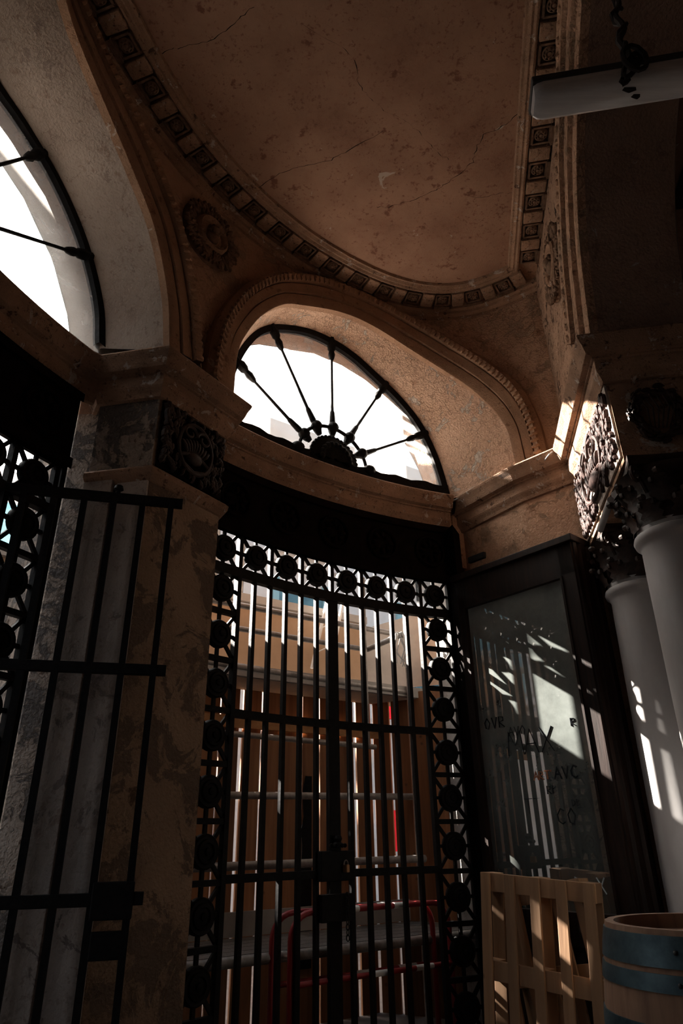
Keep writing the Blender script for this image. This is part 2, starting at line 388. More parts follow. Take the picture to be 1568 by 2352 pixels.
nf = ramp(nt, nz.outputs['Fac'], [(.3, .6), (.75, 1.3)]); fm = nt.nodes.new('ShaderNodeMath'); fm.operation = 'MULTIPLY'; L.new(hz.outputs[0], fm.inputs[0]); L.new(nf, fm.inputs[1]); f = fm.outputs[0]
m1 = N(nt, 'ShaderNodeMixShader'); L.new(f, m1.inputs[0]); L.new(gl.outputs[0], m1.inputs[1]); L.new(df.outputs[0], m1.inputs[2]); L.new(m1.outputs[0], out.inputs[0])
M['mirror'] = mt

# ------------------------------------------------------------------ plan curves
ZR = 4.59+E
modpx = [(200, -60), (240, 15), (285, 102), (345, 200), (402, 290), (462, 367), (525, 432), (585, 487), (645, 540), (705, 578), (767, 617), (825, 645), (885, 672), (950, 690), (1017, 695), (1085, 688), (1150, 665), (1205, 632)]
Mc = [on_z(x, y, ZR).to_2d() for x, y in modpx]
for _ in range(2): Mc = [Mc[0]]+[.25*Mc[i-1]+.5*Mc[i]+.25*Mc[i+1] for i in range(1, len(Mc)-1)]+[Mc[-1]]
back = [(.60, -.28), (.1, -.22), (-.35, -.05), (-.75, .25), (-1.05, .6), (-1.27, 1.0), (-1.40, 1.4), (-1.45, 1.8)]
# corner with the straight side n.P = .964
Mc[-1] = n2*.964+d2*(Mc[-1].dot(d2))
Mfull = [n2*.964+d2*(-.28)]+[Vector(p) for p in back]+Mc          # runs round the back, up the left, to the right corner
Mres = [p.to_2d() for p in resample([Vector((p.x, p.y, 0)) for p in Mfull], 140)]
def offset_poly(P, o):
    out = []
    for i, p in enumerate(P):
        t = (P[min(i+1, len(P)-1)]-P[max(i-1, 0)]).normalized(); out.append(p+Vector((-t.y, t.x))*o)
    return out
Oc = offset_poly(Mres, .17)                                        # wall line (left of travel = outwards)
Oc[-1] = n2*1.053+d2*(Oc[-1].dot(d2)); Oc[0] = n2*1.053+d2*(Oc[0].dot(d2))
oL = [0]
for i in range(1, len(Oc)): oL.append(oL[-1]+(Oc[i]-Oc[i-1]).length)
oAz = [math.atan2(p.x, p.y) for p in Oc]
def O_at(u):
    x = interp(u, oL, [p.x for p in Oc]); y = interp(u, oL, [p.y for p in Oc]); return Vector((x, y))
def O_in(u):
    a, b = O_at(u-.05), O_at(u+.05); t = (b-a).normalized(); return Vector((t.y, -t.x, 0))   # towards the room
def O_ray(px, py):
    r = ray(px, py); az = math.atan2(r.x, r.y)
    k0 = next(i for i in range(len(Oc)) if Oc[i].y > 1.5 and Oc[i].x < 0)
    u = interp(az, oAz[k0:], oL[k0:]); P = O_at(u); D = P.length
    return u, r.z/math.hypot(r.x, r.y)*D+E
def uz(px_list): return [O_ray(*p) for p in px_list]
I1 = uz([(525, 925), (525, 900), (534, 820), (552, 778), (589, 734), (633, 710), (673, 707.5), (770, 724), (850, 757), (936, 810), (1032, 868), (1104, 918), (1164, 985), (1189, 1075)])
X1 = uz([(457, 870), (470, 790), (490, 735), (520, 690), (560, 655), (615, 634), (670, 632), (740, 645), (850, 690), (960, 745), (1060, 800), (1150, 852), (1205, 900), (1240, 965), (1264, 1050)])
I2h = uz([(375, 805), (370, 680), (340, 530), (290, 400), (230, 260), (170, 120), (115, 0)])
X2h = uz([(452, 855), (440, 720), (410, 560), (370, 440), (310, 300), (240, 170), (170, 20)])
uc2 = I2h[0][0]-1.40
def mirror_arch(h, uc, ztop):
    h = [p for p in h if p[0] > uc+.08]; L_ = h+[(uc, ztop)]+[(2*uc-u, z) for u, z in reversed(h)]
    return L_[::-1]
I2 = mirror_arch(I2h, uc2, 4.42+E); X2 = mirror_arch(X2h, uc2, 4.63+E)
ZC = 3.90                                                           # cornice top
def lift(L_, n=70, off=0.0):
    pts = resample([Vector((u, z, 0)) for u, z in L_], n); out = []
    for p in pts:
        q = O_at(p.x); ii = O_in(p.x); out.append(Vector((q.x, q.y, p.y))+ii*off)
    return out
# fan window outlines on the gate cylinder -> (angle, z)
F1 = [(-49.2, 3.90), (-48.8, 4.25), (-47.6, 4.62), (-46.0, 4.9), (-44.27, 5.08), (-41.9, 5.215), (-38.2, 5.325), (-34.6, 5.333), (-31.5, 5.27), (-28.9, 5.155), (-25.3, 4.95), (-22.5, 4.70), (-20.6, 4.37), (-19.55, 4.02), (-19.45, 3.90)]
RF2 = 4.60
def cyl_px(L_, R): return [(ang_of(P), P.z) for P in (on_cyl(x, y, C0, R) for x, y in L_)]
F2h = cyl_px([(232, 800), (228, 700), (193, 560), (133, 420), (62, 300), (3, 215)], RF2)
uc = -78.2
F2 = F2h+[(uc, F2h[-1][1]+.02)]+[(2*uc-a, z) for a, z in reversed(F2h)]
F2 = F2[::-1]
def liftF(L_, R, n=70): return [gp(p.x*10, p.y, R) for p in resample([Vector((a/10, z, 0)) for a, z in L_], n)]

# ------------------------------------------------------------------ walls of the pavilion
# wall above the cornice, with the two arches left open
mb = MB(); us = sorted(set([i*.03 for i in range(int(oL[-1]/.03)+1)]+[oL[-1]]))
def zb(u):
    for A in (X1, X2):
        lo, hi = A[0][0], A[-1][0]
        if lo < u < hi: return max(ZC-.02, interp(u, [p[0] for p in A], [p[1] for p in A])-.03)
    return ZC-.02
rows = []
for u in us:
    q = O_at(u); z0 = zb(u); rows.append([Vector((q.x, q.y, z0+(ZR-.06-z0)*k/6)) for k in range(7)])
mb.grid(rows); struct(mb.build('wall_front', M['wall'], smooth=True, origin=(0, 0, 0)))
def archivolt(Ic, Xc, name):
    I = lift(Ic, 90); X = lift(Xc, 90)
    prof = [(0, .0), (0, .055), (.03, .06), (.30, .06), (.31, .045), (.335, .045), (.35, .075), (.60, .075), (.615, .06), (.64, .06), (.66, .10), (.80, .115), (.82, .085), (.86, .075), (.97, .055), (1.0, .0)]
    mb = MB(); rows = []
    for i in range(90):
        u = None; P, Q = I[i], X[i]; t = (I[min(89, i+1)]-I[max(0, i-1)]); w = (Q-P)
        inn = t.cross(w); inn.z = 0; inn.normalize()
        if inn.dot(Vector((1.0, 2.4, 0))-Vector((P.x, P.y, 0))) < 0: inn = -inn
        rows.append([P+w*a+inn*o for a, o in prof])
        if i:
            pi = rows
    mb.grid(rows)
    # egg and dart course
    L_ = 0
    for i in range(1, 90):
        c0 = lerp(I[i-1], X[i-1], .74); c1 = lerp(I[i], X[i], .74); seg = (c1-c0).length
        k = max(1, round(seg/.055))
        w = (X[i]-I[i]).normalized(); t = (c1-c0).normalized(); inn = t.cross(w); inn.normalize()
        if inn.dot(Vector((1.0, 2.4, c0.z))-c0) < 0: inn = -inn
        for j in range(k):
            c = c0.lerp(c1, (j+.5)/k)+inn*.105; mb.blob(c, (.018, .042, .018), Matrix((t, w, inn)).transposed(), 6, 4)
    o = mb.build(name, M['archw'], smooth=True, origin=(0, 0, 0)); return struct(o)
archivolt(I1, X1, 'trim_1'); archivolt(I2, X2, 'trim_2')
def reveal(Ic, Fc, R, name, mat):
    I = lift(Ic, 70); F = liftF(Fc, R, 70); rows = []
    for i in range(70): rows.append([I[i].lerp(F[i], k/5) for k in range(6)])
    # outside continuation of the opening
    rows = [r+[gp(ang_of(F[i]), F[i].z, R+.3)] for i, r in enumerate(rows)]
    return struct(MB().grid(rows).build(name, mat, smooth=True, origin=(0, 0, 0)))
reveal(I1, F1, RG, 'wall_reveal_front', M['reveal']); reveal(I2, F2, RF2, 'wall_reveal_left', M['palerev'])

# facade mass outside the arches so that no sky leaks round the reveals
def facade(a0, a1, Fc, R, name, mat, z0, z1=6.6, thick=.25):
    mb = MB(); A = [p[0] for p in Fc]; Z = [p[1] for p in Fc]; rows = []; rows2 = []
    n = 80
    for k in range(n+1):
        a = a0+(a1-a0)*k/n
        zz = interp(a, A, Z)+.0 if A[0] < a < A[-1] else z0
        rows.append([gp(a, zz, R+.02), gp(a, z1, R+.02)]); rows2.append([gp(a, zz, R+.3), gp(a, z1, R+.3)])
    mb.grid(rows); mb.grid(rows2); return struct(mb.build(name, mat, origin=(0, 0, 0)))
facade(-56, -14, F1, RG, 'wall_facade_front', M['stone'], 3.6)
facade(-96, -56, F2, RF2, 'wall_facade_left', M['stone'], 3.6)

# ------------------------------------------------------------------ plan of piers
A = Vector((-1.09, 3.34)); B = Vector((-.778, 3.82)); Bg = gp(-49.7).to_2d(); Lc = Vector((-1.475, 3.41))
L1 = Vector((-1.49, 3.50)); L2 = Vector((-1.64, 3.50))
pier_poly = [A, B, Bg, Vector((-1.15, 4.45)), Vector((-1.9, 4.35)), Vector((-2.12, 4.02)), L2, L1, Lc]
K = Vector((.98, 5.56)); R1 = Vector((1.47, 4.83)); J = Vector((1.80, 4.50)); Q2 = Vector((1.597, 3.275))
WB = .46
Q3 = Q2+n2*WB; J3 = J+n2*WB
# left pier: lower shaft
mb = MB(); mb.prism(pier_poly, 0, 3.64)
pier = mb.build('wall_pier_left', M['pier'], origin=(0, 0, 0)); struct(pier)
pier.data.materials.append(M['pierwarm']); pier.data.materials.append(M['stone'])
for p in pier.data.polygons:
    nn = p.normal
    if nn.x > .5 and abs(nn.z) < .1 and nn.y < 0: p.material_index = 1
# fillet pilaster strip on the pier's left face
tdir = (Lc-A).normalized(); nin = Vector((tdir.y, -tdir.x))
if nin.dot(-A) < 0: nin = -nin
def face_box(P, Q, t0, t1, z0, z1, th):
    d = Q-P; nn = Vector((d.y, -d.x)).normalized()
    if nn.dot(-P) < 0: nn = -nn
    a, b = P+d*t0, P+d*t1; return [a, b, b+nn*th, a+nn*th], z0, z1
poly, z0, z1 = face_box(A, Lc, .0, .48, 0, 3.06, .02); o = MB().prism(poly, z0, z1).build('wall_pilaster_left', M['pale'], bevel=.004); struct(o)
poly, z0, z1 = face_box(A, Lc, .54, 1.0, 0, 3.08, .035); o = MB().prism(poly, z0, z1).build('wall_pilaster_outer', M['pale'], bevel=.004); struct(o)
# astragal round the pier
ast = [(0, 3.06), (.012, 3.065), (.045, 3.10), (.05, 3.13), (.03, 3.15), (.0, 3.16)]
mb = MB(); mb.grid(sweep([Lc, A, B, Bg], ast, side=-1)); struct(mb.build('trim_3', M['trim'], smooth=False, origin=(0, 0, 0)))
# cornices
corn = [(0, 3.63), (.022, 3.635), (.03, 3.66), (.05, 3.69), (.055, 3.70), (.055, 3.775), (.068, 3.78), (.07, 3.79), (.105, 3.80), (.112, 3.815), (.125, 3.85), (.145, 3.885), (.15, 3.90), (.14, 3.915), (.0, 3.93)]
gate_in_c = [gp(a, 0, RG-.02).to_2d() for a in [-49.4+29.6*k/24 for k in range(25)]]
gate_in_l = [gp(a, 0, 4.52).to_2d() for a in [-92+29.2*k/20 for k in range(21)]]
mb = MB(); mb.grid(sweep(gate_in_l+[Vector((-1.52, 3.40))], corn, side=-1)); struct(mb.build('trim_4', M['trim'], origin=(0, 0, 0)))
mb = MB(); mb.grid(sweep([Lc+Vector((-.06, .1)), Lc, A, B, Bg+Vector((-.1, .15))], corn, side=-1)); struct(mb.build('trim_5', M['trim'], origin=(0, 0, 0)))
mb = MB(); mb.grid(sweep(gate_in_c, corn, side=-1)); struct(mb.build('trim_6', M['trim'], origin=(0, 0, 0)))
mb = MB(); mb.grid(sweep([gate_in_c[-1]+Vector((-.02, .05)), K, R1, J, Q2, Q3, J3], corn, side=-1)); struct(mb.build('trim_7', M['trim'], origin=(0, 0, 0)))
# solid caps over cornices
mb = MB(); mb.prism(pier_poly, 3.64, 3.92); struct(mb.build('wall_pier_cap', M['trim'], origin=(0, 0, 0)))
# infill of wall above pier (between arches, behind)
# orange upstand between cornice and sill
def cyl_strip(a0, a1, z0, z1, R, th, n=30):
    mb = MB(); rows = []
    for k in range(n+1):
        a = a0+(a1-a0)*k/n
        rows.append([gp(a, z0, R), gp(a, z1, R), gp(a, z1, R+th), gp(a, z0, R+th), gp(a, z0, R)])
    mb.grid(rows); mb.f.append(tuple(range(0, 4))); b = len(mb.v)-5; mb.f.append((b, b+1, b+2, b+3)); return mb
struct(cyl_strip(-50.5, -19.3, 3.60, 4.02, RG-.01, .2).build('wall_upstand_front', M['archw'], origin=(0, 0, 0)))
struct(cyl_strip(-93, -62.2, 3.60, 4.0, 4.53, .2).build('wall_upstand_left', M['archw'], origin=(0, 0, 0)))

# right wall with the mirror, straight wall with column block
mb = MB(); mb.prism([K, R1, J, J+Vector((.6, .35)), Vector((1.6, 6.2)), Vector((.86, 6.2))], 0, 3.93); o = mb.build('wall_right', M['wall'], origin=(0, 0, 0)); struct(o)
o.data.materials.append(M['stone'])
for p in o.data.polygons:
    if p.normal.x < -.6 and p.normal.y > -.35: p.material_index = 1
# entablature block over the columns
mb = MB(); mb.prism([J, Q2, Q3, J3], 3.10, 3.90); struct(mb.build('wall_entablature', M['trim'], origin=(0, 0, 0)))
struct(MB().prism([(.88, 5.44), (1.0, 5.70), (1.15, 5.45), (.985, 5.38)], 3.3, 4.3).build('wall_corner_fill', M['trim']))
# back wall behind columns (dark next room) built later

# straight wall above, with arch opening on the right side
AR_in = [(3.97, ZC-.02)]
pl_px = [(1327, 790), (1312, 603), (1307, 450), (1304, 346), (1309, 173), (1315, 0)]     # outer edge of leaf moulding
pl_px2 = [(1376, 778), (1352, 584), (1344, 450), (1343, 346), (1348, 173), (1358, 0)]    # arris
def sz(L_):
    r = []
    for x, y in L_:
        P = on_line(x, y, (n2*1.053), d2); r.append((P.to_2d().dot(d2), P.z))
    return r
XO = sz(pl_px); XI = sz(pl_px2)
scr = 1.35                                                         # crown of the big arch along the wall
XO = XO+[(scr, 5.83)]+[(2*scr-s, z) for s, z in reversed(XO)]; XI = XI+[(scr, 5.50)]+[(2*scr-s, z) for s, z in reversed(XI)]
def liftR(L_, n, off=0):
    out = []
    for p in resample([Vector((s, z, 0)) for s, z in L_], n):
        q = n2*(1.053+off)+d2*p.x; out.append(Vector((q.x, q.y, p.y)))
    return out
XOc = liftR(XO, 80); XIc = liftR(XI, 80)
inn = Vector((-n2.x, -n2.y, 0))
prof = [(0, 0), (0, .05), (.06, .06), (.14, .06), (.17, .035), (.26, .035), (.30, .075), (.50, .075), (.52, .05), (.56, .10), (.86, .10), (.90, .04), (1.0, 0)]
mb = MB(); rows = [[XIc[i].lerp(XOc[i], a)+inn*o for a, o in prof] for i in range(80)]; mb.grid(rows)
for i in range(1, 80):
    c0 = XIc[i-1].lerp(XOc[i-1], .71); c1 = XIc[i].lerp(XOc[i], .71); k = max(1, round((c1-c0).length/.075)); t = (c1-c0).normalized(); w = (XOc[i]-XIc[i]).normalized()
    for j in range(k): mb.blob(c0.lerp(c1, (j+.5)/k)+inn*.10, (.030, .036, .016), Matrix((t, w, inn)).transposed(), 6, 4)
struct(mb.build('trim_8', M['wall'], smooth=True, origin=(0, 0, 0)))
mb = MB(); mb.grid([[p, p+Vector((n2.x, n2.y, 0))*.30, p+Vector((n2.x, n2.y, 0))*.52] for p in XIc]); struct(mb.build('wall_arch_soffit', M['soffit'], smooth=True, origin=(0, 0, 0)))
# wall plane above that arch and down to the corner
sO = [p[0] for p in XO]; zO = [p[1] for p in XO]
pairs = sorted(zip(sO, zO)); sO = [p[0] for p in pairs]; zO = [p[1] for p in pairs]
mb = MB(); rows = []; s0, s1 = -.6, Oc[-1].dot(d2)
ks = [s0+(s1-s0)*k/90 for k in range(91)]+[]
for s in ks:
    zz = interp(s, sO, zO)-.02 if sO[0] < s < sO[-1] else ZC-.02
    q = n2*1.053+d2*s; rows.append([Vector((q.x, q.y, zz+(max(5.9, ZR-.06)-zz)*k/6)) for k in range(7)])
mb.grid(rows); struct(mb.build('wall_side', M['flaky'], origin=(0, 0, 0)))
# far face of that wall
mb = MB(); rows = []
pairs = sorted(zip([p[0] for p in XI], [p[1] for p in XI])); sI = [p[0] for p in pairs]; zI = [p[1] for p in pairs]
for s in [-1.5+(6.5+1.5)*k/90 for k in range(91)]:
    zz = interp(s, sI, zI) if sI[0] < s < sI[-1] else 3.12
    q = n2*1.573+d2*s; rows.append([Vector((q.x, q.y, zz)), Vector((q.x, q.y, 6.6))])
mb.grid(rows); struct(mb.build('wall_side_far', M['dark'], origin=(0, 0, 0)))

# ------------------------------------------------------------------ ceiling and its modillion cornice
inner = offset_poly(Mres, -.14); sA = n2*(.964-.14)
poly = [p for p in inner if p.dot(n2) < .824]; poly.append(sA+d2*(poly[-1].dot(d2))); poly.insert(0, sA+d2*(poly[0].dot(d2)))
mb = MB(); mb.prism([(p.x, p.y) for p in poly], ZR+.04, ZR+.10); struct(mb.build('ceiling', M['ceil'], origin=(0, 0, 0)))
ceil_o = bpy.data.objects['ceiling']
for cp in ([(690, 55), (784, 108), (815, 140), (825, 195), (850, 225), (885, 255), (935, 275), (960, 305), (985, 330), (1010, 355), (1040, 370)], [(1190, 262), (1160, 285), (1110, 310), (1095, 340), (1085, 370), (1060, 400), (1025, 420), (1000, 440), (950, 455), (890, 475), (865, 478)],
           [(365, 125), (400, 115), (440, 105), (485, 93), (530, 65), (555, 40), (590, 5)], [(590, 430), (640, 400), (700, 380), (760, 365), (800, 345), (900, 290)], [(1060, 445), (1100, 457), (1150, 445), (1185, 441)]):
    r_ = random.Random(len(cp)); P_ = [on_z(x+r_.uniform(-3, 3), y+r_.uniform(-3, 3), ZR+.039) for x, y in cp]; Q_ = []
    for i_ in range(len(P_)-1):
        for k_ in range(5): Q_.append(P_[i_].lerp(P_[i_+1], k_/5)+Vector((r_.uniform(-.008, .008), r_.uniform(-.008, .008), 0)))
    mb = MB(); mb.grid([[p+Vector((-.0018*(1+.8*math.sin(i_*1.3)), -.001, 0)), p+Vector((.0018*(1+.8*math.sin(i_*1.3)), .001, 0))] for i_, p in enumerate(Q_)]); mb.build('crack', M['char'], ceil_o)
# closed cornice path: curve + straight side
path = Mres+[]
pr = [(-.20, ZR-.10), (-.165, ZR-.10), (-.165, ZR-.07), (-.135, ZR-.055), (-.13, ZR-.03), (-.105, ZR-.02), (-.10, ZR+.03), (.085, ZR+.03), (.085, ZR-.005), (.10, ZR-.01), (.115, ZR+.005), (.13, ZR+.0), (.15, ZR+.015), (.165, ZR+.015), (.175, ZR+.045)]
mb = MB(); mb.grid(sweep([tuple(p) for p in path], pr, closed=True, side=-1), close=True)
cornice = mb.build('trim_9', M['trim'], origin=(0, 0, 0)); struct(cornice)
# rosette coffer and block, built once at the origin (local: x along the cornice, y inwards, z up)
fr = MB(); q = .062
for a, b in (((-q, -q), (q, -q)), ((q, -q), (q, q)), ((q, q), (-q, q)), ((-q, q), (-q, -q))):
    fr.bar((a[0], a[1], -.008), (b[0], b[1], -.008), .014, .028)
fr.box((0, -q-.02, -.022), (.15, .03, .035))
rz = MB(); rz.lathe([(.0, -.03), (.012, -.028), (.014, -.018), (.024, -.026), (.034, -.014), (.040, -.024), (.048, -.016), (.050, .012)], n=20)
for k in range(8):
    a = k*math.pi/4; rz.blob((.03*math.cos(a), .03*math.sin(a), -.018), (.012, .009, .008), Matrix.Rotation(a, 3, 'Z'), 6, 4)
bl = MB(); bl.box((0, 0, .0), (.11, .15, .05)); bl.box((0, -.06, -.02), (.10, .03, .02))
frs = fr.build('coffer_frame', M['medal'], origin=(0, 0, 0)); rzs = rz.build('rosette', M['medal'], smooth=True, origin=(0, 0, 0)); bls = bl.build('modillion', M['trim'], origin=(0, 0, 0), bevel=.006)
pos = []
# along the curve, at the rosette positions of the photograph, then evenly behind
cum = [0]
for i in range(1, len(Mres)): cum.append(cum[-1]+(Mres[i]-Mres[i-1]).length)
PITCH = .2868
def M_at(s): return Vector((interp(s, cum, [p.x for p in Mres]), interp(s, cum, [p.y for p in Mres])))
def nearest_s(P):
    k = min(range(len(Mres)), key=lambda i: (Mres[i]-P).length); return cum[k]
sref = nearest_s(on_z(825, 645, ZR).to_2d()); k0 = -int(sref/PITCH)
for k in range(k0, 40):
    s = sref+k*PITCH
    if s > cum[-1]-.1: break
    if s < .15: continue
    for h, src in ((0, 'r'), (.5, 'b')):
        ss = s+h*PITCH
        if ss > cum[-1]-.06: continue
        p = M_at(ss); t = (M_at(ss+.04)-M_at(ss-.04)).normalized(); pos.append((src, p, math.atan2(t.y, t.x)+math.pi))
ps = [(1215, 585), (1223, 525), (1230, 462), (1236, 385), (1243, 305)]; sb = on_z(1230, 462, ZR).to_2d().dot(d2)
for k in range(-1, 16):
    s = sb-(k-1)*PITCH+.0
    if s > Mres[-1].dot(d2)-.15 or s < 0: continue
    pos.append(('r', n2*.964+d2*s, math.atan2(d2.y, d2.x)+math.pi*0)); pos.append(('b', n2*.964+d2*(s-PITCH/2), math.atan2(d2.y, d2.x)))
nr = 0
for src, p, a in pos:
    if src == 'r':
        f_ = inst(frs, 'coffer_frame', cornice, (p.x, p.y, ZR+.012), a); inst(rzs, 'rosette', cornice, (p.x, p.y, ZR+.014), a); nr += 1
    else: inst(bls, 'modillion', cornice, (p.x, p.y, ZR+.005), a)
for o in (frs, rzs, bls): bpy.data.objects.remove(o)

# ------------------------------------------------------------------ wreathed medallions
def medallion(px, py, w, h, where, name, label, z_off=.0, tilt=0):
    root_v = where(px, py)
    P, tx, nn = root_v; up = Vector((0, 0, 1)); Mx = Matrix((tx, up, nn)).transposed()
    T = thing(name, P, label, 'medallion')
    mb = MB(); prof_ = [(1.0, 0), (.97, .03), (.90, .045), (.6, .03), (.5, .02)]
    mb.v = []; rows = []
    for a_ in range(41):
        a = 2*math.pi*a_/40; rows.append([P+Mx @ Vector((r*w*math.cos(a), r*h*math.sin(a), z+.004)) for r, z in prof_])
    mb.grid(rows); r2 = random.Random(3)
    for k in range(230):
        a = r2.random()*2*math.pi; r = .66+.32*r2.random(); c = P+Mx @ Vector((r*w*math.cos(a), r*h*math.sin(a), .045))
        R_ = Mx @ Matrix.Rotation(a+r2.uniform(-.6, .6), 3, 'Z'); s = r2.uniform(.6, 1.2)
        mb.blob(c, (.028*s, .014*s, .018*s), R_, 6, 4)
    mb.build('wreath', M['medal'], T, smooth=True)
    mb = MB(); rows = []
    for a_ in range(33):
        a = 2*math.pi*a_/32; rows.append([P+Mx @ Vector(((r)*w*math.cos(a), r*h*math.sin(a), z)) for r, z in ((.58, .02), (.56, .06), (.50, .075), (.44, .06), (.42, .03), (.01, .05))])
    mb.grid(rows); mb.build('oval_frame', M['trim'], T, smooth=True)
    mb = MB(); mb.blob(P+Mx @ Vector((0, .02, .06)), (w*.16, h*.16, .05), Mx, 10, 7); mb.blob(P+Mx @ Vector((0, -h*.14, .05)), (w*.22, h*.15, .04), Mx, 10, 7)
    for k in range(7): mb.blob(P+Mx @ Vector((w*.16*math.cos(k*.9), .02+h*.17*math.sin(k*.9), .06)), (.018, .018, .018), Mx, 6, 4)
    for k in range(5):
        for sgn in (-1, 1): mb.blob(P+Mx @ Vector((sgn*w*(.08+.05*k), -h*(.72+.03*k*.2), .05)), (.012, .06, .02), Mx @ Matrix.Rotation(-sgn*.35*k*.5, 3, 'Z'), 6, 4)
    mb.build('relief_figure', M['medal'], T, smooth=True); return T
def onO(px, py):
    u, z = O_ray(px, py); q = O_at(u); i_ = O_in(u); t = Vector((-i_.y, i_.x, 0)); return Vector((q.x, q.y, z)), t, i_
def onS(px, py):
    P = on_line(px, py, n2*1.053, d2); i_ = Vector((-n2.x, -n2.y, 0)); t = Vector((-i_.y, i_.x, 0)); return P, t, i_
medallion(478, 545, .27, .28, onO, 'medallion', 'round wreathed plaster medallion between the left arch and the middle arch')
medallion(1280, 605, .33, .26, onS, 'medallion', 'wreathed plaster medallion on the lit side wall above the right cornice')

# ------------------------------------------------------------------ fan windows
def fan_window(name, Fc, R, ac, z0, half, rise, spokes):
    """iron fanlight; ac centre angle"""
    W_ = MB(); F = liftF(Fc, R, 70); rows = []
    Fm = Vector((0, 0, 0))
    for p in F: Fm += p
    cpt = gp(ac, z0+rise*.35, R)
    for i, p in enumerate(F):
        ang = ang_of(p); dirv = (cpt-p); dirv.normalize(); q = p+dirv*.045; q = gp(ang_of(q), q.z, R-.03); p1 = p+dirv*-.02
        rows.append([gp(ang_of(p1), p1.z, R-.035), q, gp(ang_of(q), q.z, R+.03), gp(ang_of(p1), p1.z, R+.03)])
    W_.grid(rows)
    a0, a1 = F[0], F[-1]; A0, A1 = sorted((ang_of(a0), ang_of(a1)))
    rows = []
    for k in range(31):
        a = A0+(A1-A0)*k/30
        wob = .012*math.sin(k*1.7)
        rows.append([gp(a, z0-.06, R-.04), gp(a, z0+.03+wob, R-.04), gp(a, z0+.03+wob, R+.03), gp(a, z0-.06, R+.03)])
    W_.grid(rows); root = W_.build(name, M['iron'], smooth=False, origin=gp(ac, z0, R)); struct(root)
    def fp(r, th, dr=0):      # polar point in the window
        return gp(ac+math.degrees(r*math.cos(th)/R), z0+r*math.sin(th), R-dr)
    # glass: rows from sill up
    Fs = sorted([(ang_of(p), p.z) for p in F]); mb = MB(); rows = []
    for k in range(61):
        a = A0+(A1-A0)*k/60; zt = interp(a, [q[0] for q in Fs], [q[1] for q in Fs]); rows.append([gp(a, z0, R+.01), gp(a, zt, R+.01)])
    mb.grid(rows); mb.build('glass_pane', M['fan'], root)
    for th_ in spokes:
        th = math.radians(th_); e = half*.98 if abs(math.cos(th)) > .75 else lerp(half, rise, abs(math.sin(th)))*.985
        # find where the spoke meets the frame
        r = .3
        while r < 1.6:
            P = fp(r, th); zt = interp(ang_of(P), [q[0] for q in Fs], [q[1] for q in Fs])
            if P.z > zt or ang_of(P) > A1 or ang_of(P) < A0: break
            r += .01
        e = r; pts = []; rs = []
        for rr, w in ((.26, .02), (.30, .034), (.34, .038), (.37, .022), (.40, .026), (.50, .020), (.52, .013), (e-.24, .011), (e-.22, .022), (e-.17, .032), (e-.13, .024), (e-.11, .036), (e-.06, .040), (e-.03, .026), (e+.02, .03)):
            pts.append(fp(rr, th, .02)); rs.append(w)
        MB().tube(pts, rs, 8).build('spoke', M['iron'], root, smooth=True)
    mb = MB(); mb.tube([fp(.34, math.radians(4+172*k/28), .02) for k in range(29)], .016, 6)
    for k in spokes: mb.blob(fp(.34, math.radians(k), .03), (.05, .05, .05), None, 8, 6)
    for k in (3, 177): mb.blob(fp(.36, math.radians(k), .03), (.06, .05, .05), None, 8, 6)
    mb.build('hub_ring', M['iron'], root, smooth=True)
    mb = MB(); rows = []
    for k in range(29):
        th = math.radians(180*k/28); rows.append([fp(.02, th, -.01), fp(.215, th, -.01), fp(.215, th, .05), fp(.12, th, .08), fp(.02, th, .06)])
    mb.grid(rows)
    for k in range(19): mb.blob(fp(.225, math.radians(180*k/18), .03), (.024, .024, .024), None, 6, 5)
    for k in range(11): mb.blob(fp(.14, math.radians(180*k/10), .07), (.030, .030, .030), None, 6, 5)
    mb.build('hub_ornament', M['iron'], root, smooth=True)
    return root
fan_window('window_1', F1, RG, -34.6, 4.04, 1.15, 1.3, (30, 60, 90, 120, 150))
fan_window('window_2', F2, RF2, -78.2, 4.02, 1.15, 1.2, (33, 60, 90, 120, 147))

# ------------------------------------------------------------------ transom panels over the gates
def transom(a0, a1, R, label, name='transom_panel'):
    T = thing(name, gp((a0+a1)/2, 3.16, R), label, 'panel')
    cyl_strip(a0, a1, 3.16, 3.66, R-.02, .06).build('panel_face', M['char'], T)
    for z, w in ((3.165, .035), (3.62, .03)):
        mb = MB(); mb.grid([[gp(a0+(a1-a0)*k/24, z-w, R-.05), gp(a0+(a1-a0)*k/24, z+w, R-.05), gp(a0+(a1-a0)*k/24, z+w, R-.01), gp(a0+(a1-a0)*k/24, z-w, R-.01)] for k in range(25)]); mb.build('moulding', M['char'], T)
    n = 5
    for i in range(n):
        a = a0+(a1-a0)*(i+.5)/n; c = gp(a, 3.40, R-.03); nn = Vector((C0[0]-c.x, C0[1]-c.y, 0)).normalized(); tx = Vector((-nn.y, nn.x, 0))
        Mx = Matrix((tx, Vector((0, 0, 1)), nn)).transposed(); mb = MB()
        mb.tube([c+Mx @ Vector((.13*math.cos(k*math.pi/12), .13*math.sin(k*math.pi/12), .01)) for k in range(25)], .012, 6, False)
        for k in range(8): mb.blob(c+Mx @ Vector((.07*math.cos(k*.785), .07*math.sin(k*.785), .015)), (.035, .018, .015), Mx @ Matrix.Rotation(k*.785, 3, 'Z'), 6, 4)
        mb.build('roundel_relief', M['char'], T, smooth=True)
transom(-49.7, -19.5, RG, 'charred black panel across the top of the middle gate')
transom(-92, -62.4, 4.50, 'charred black panel above the left gate, beside the worn pier')

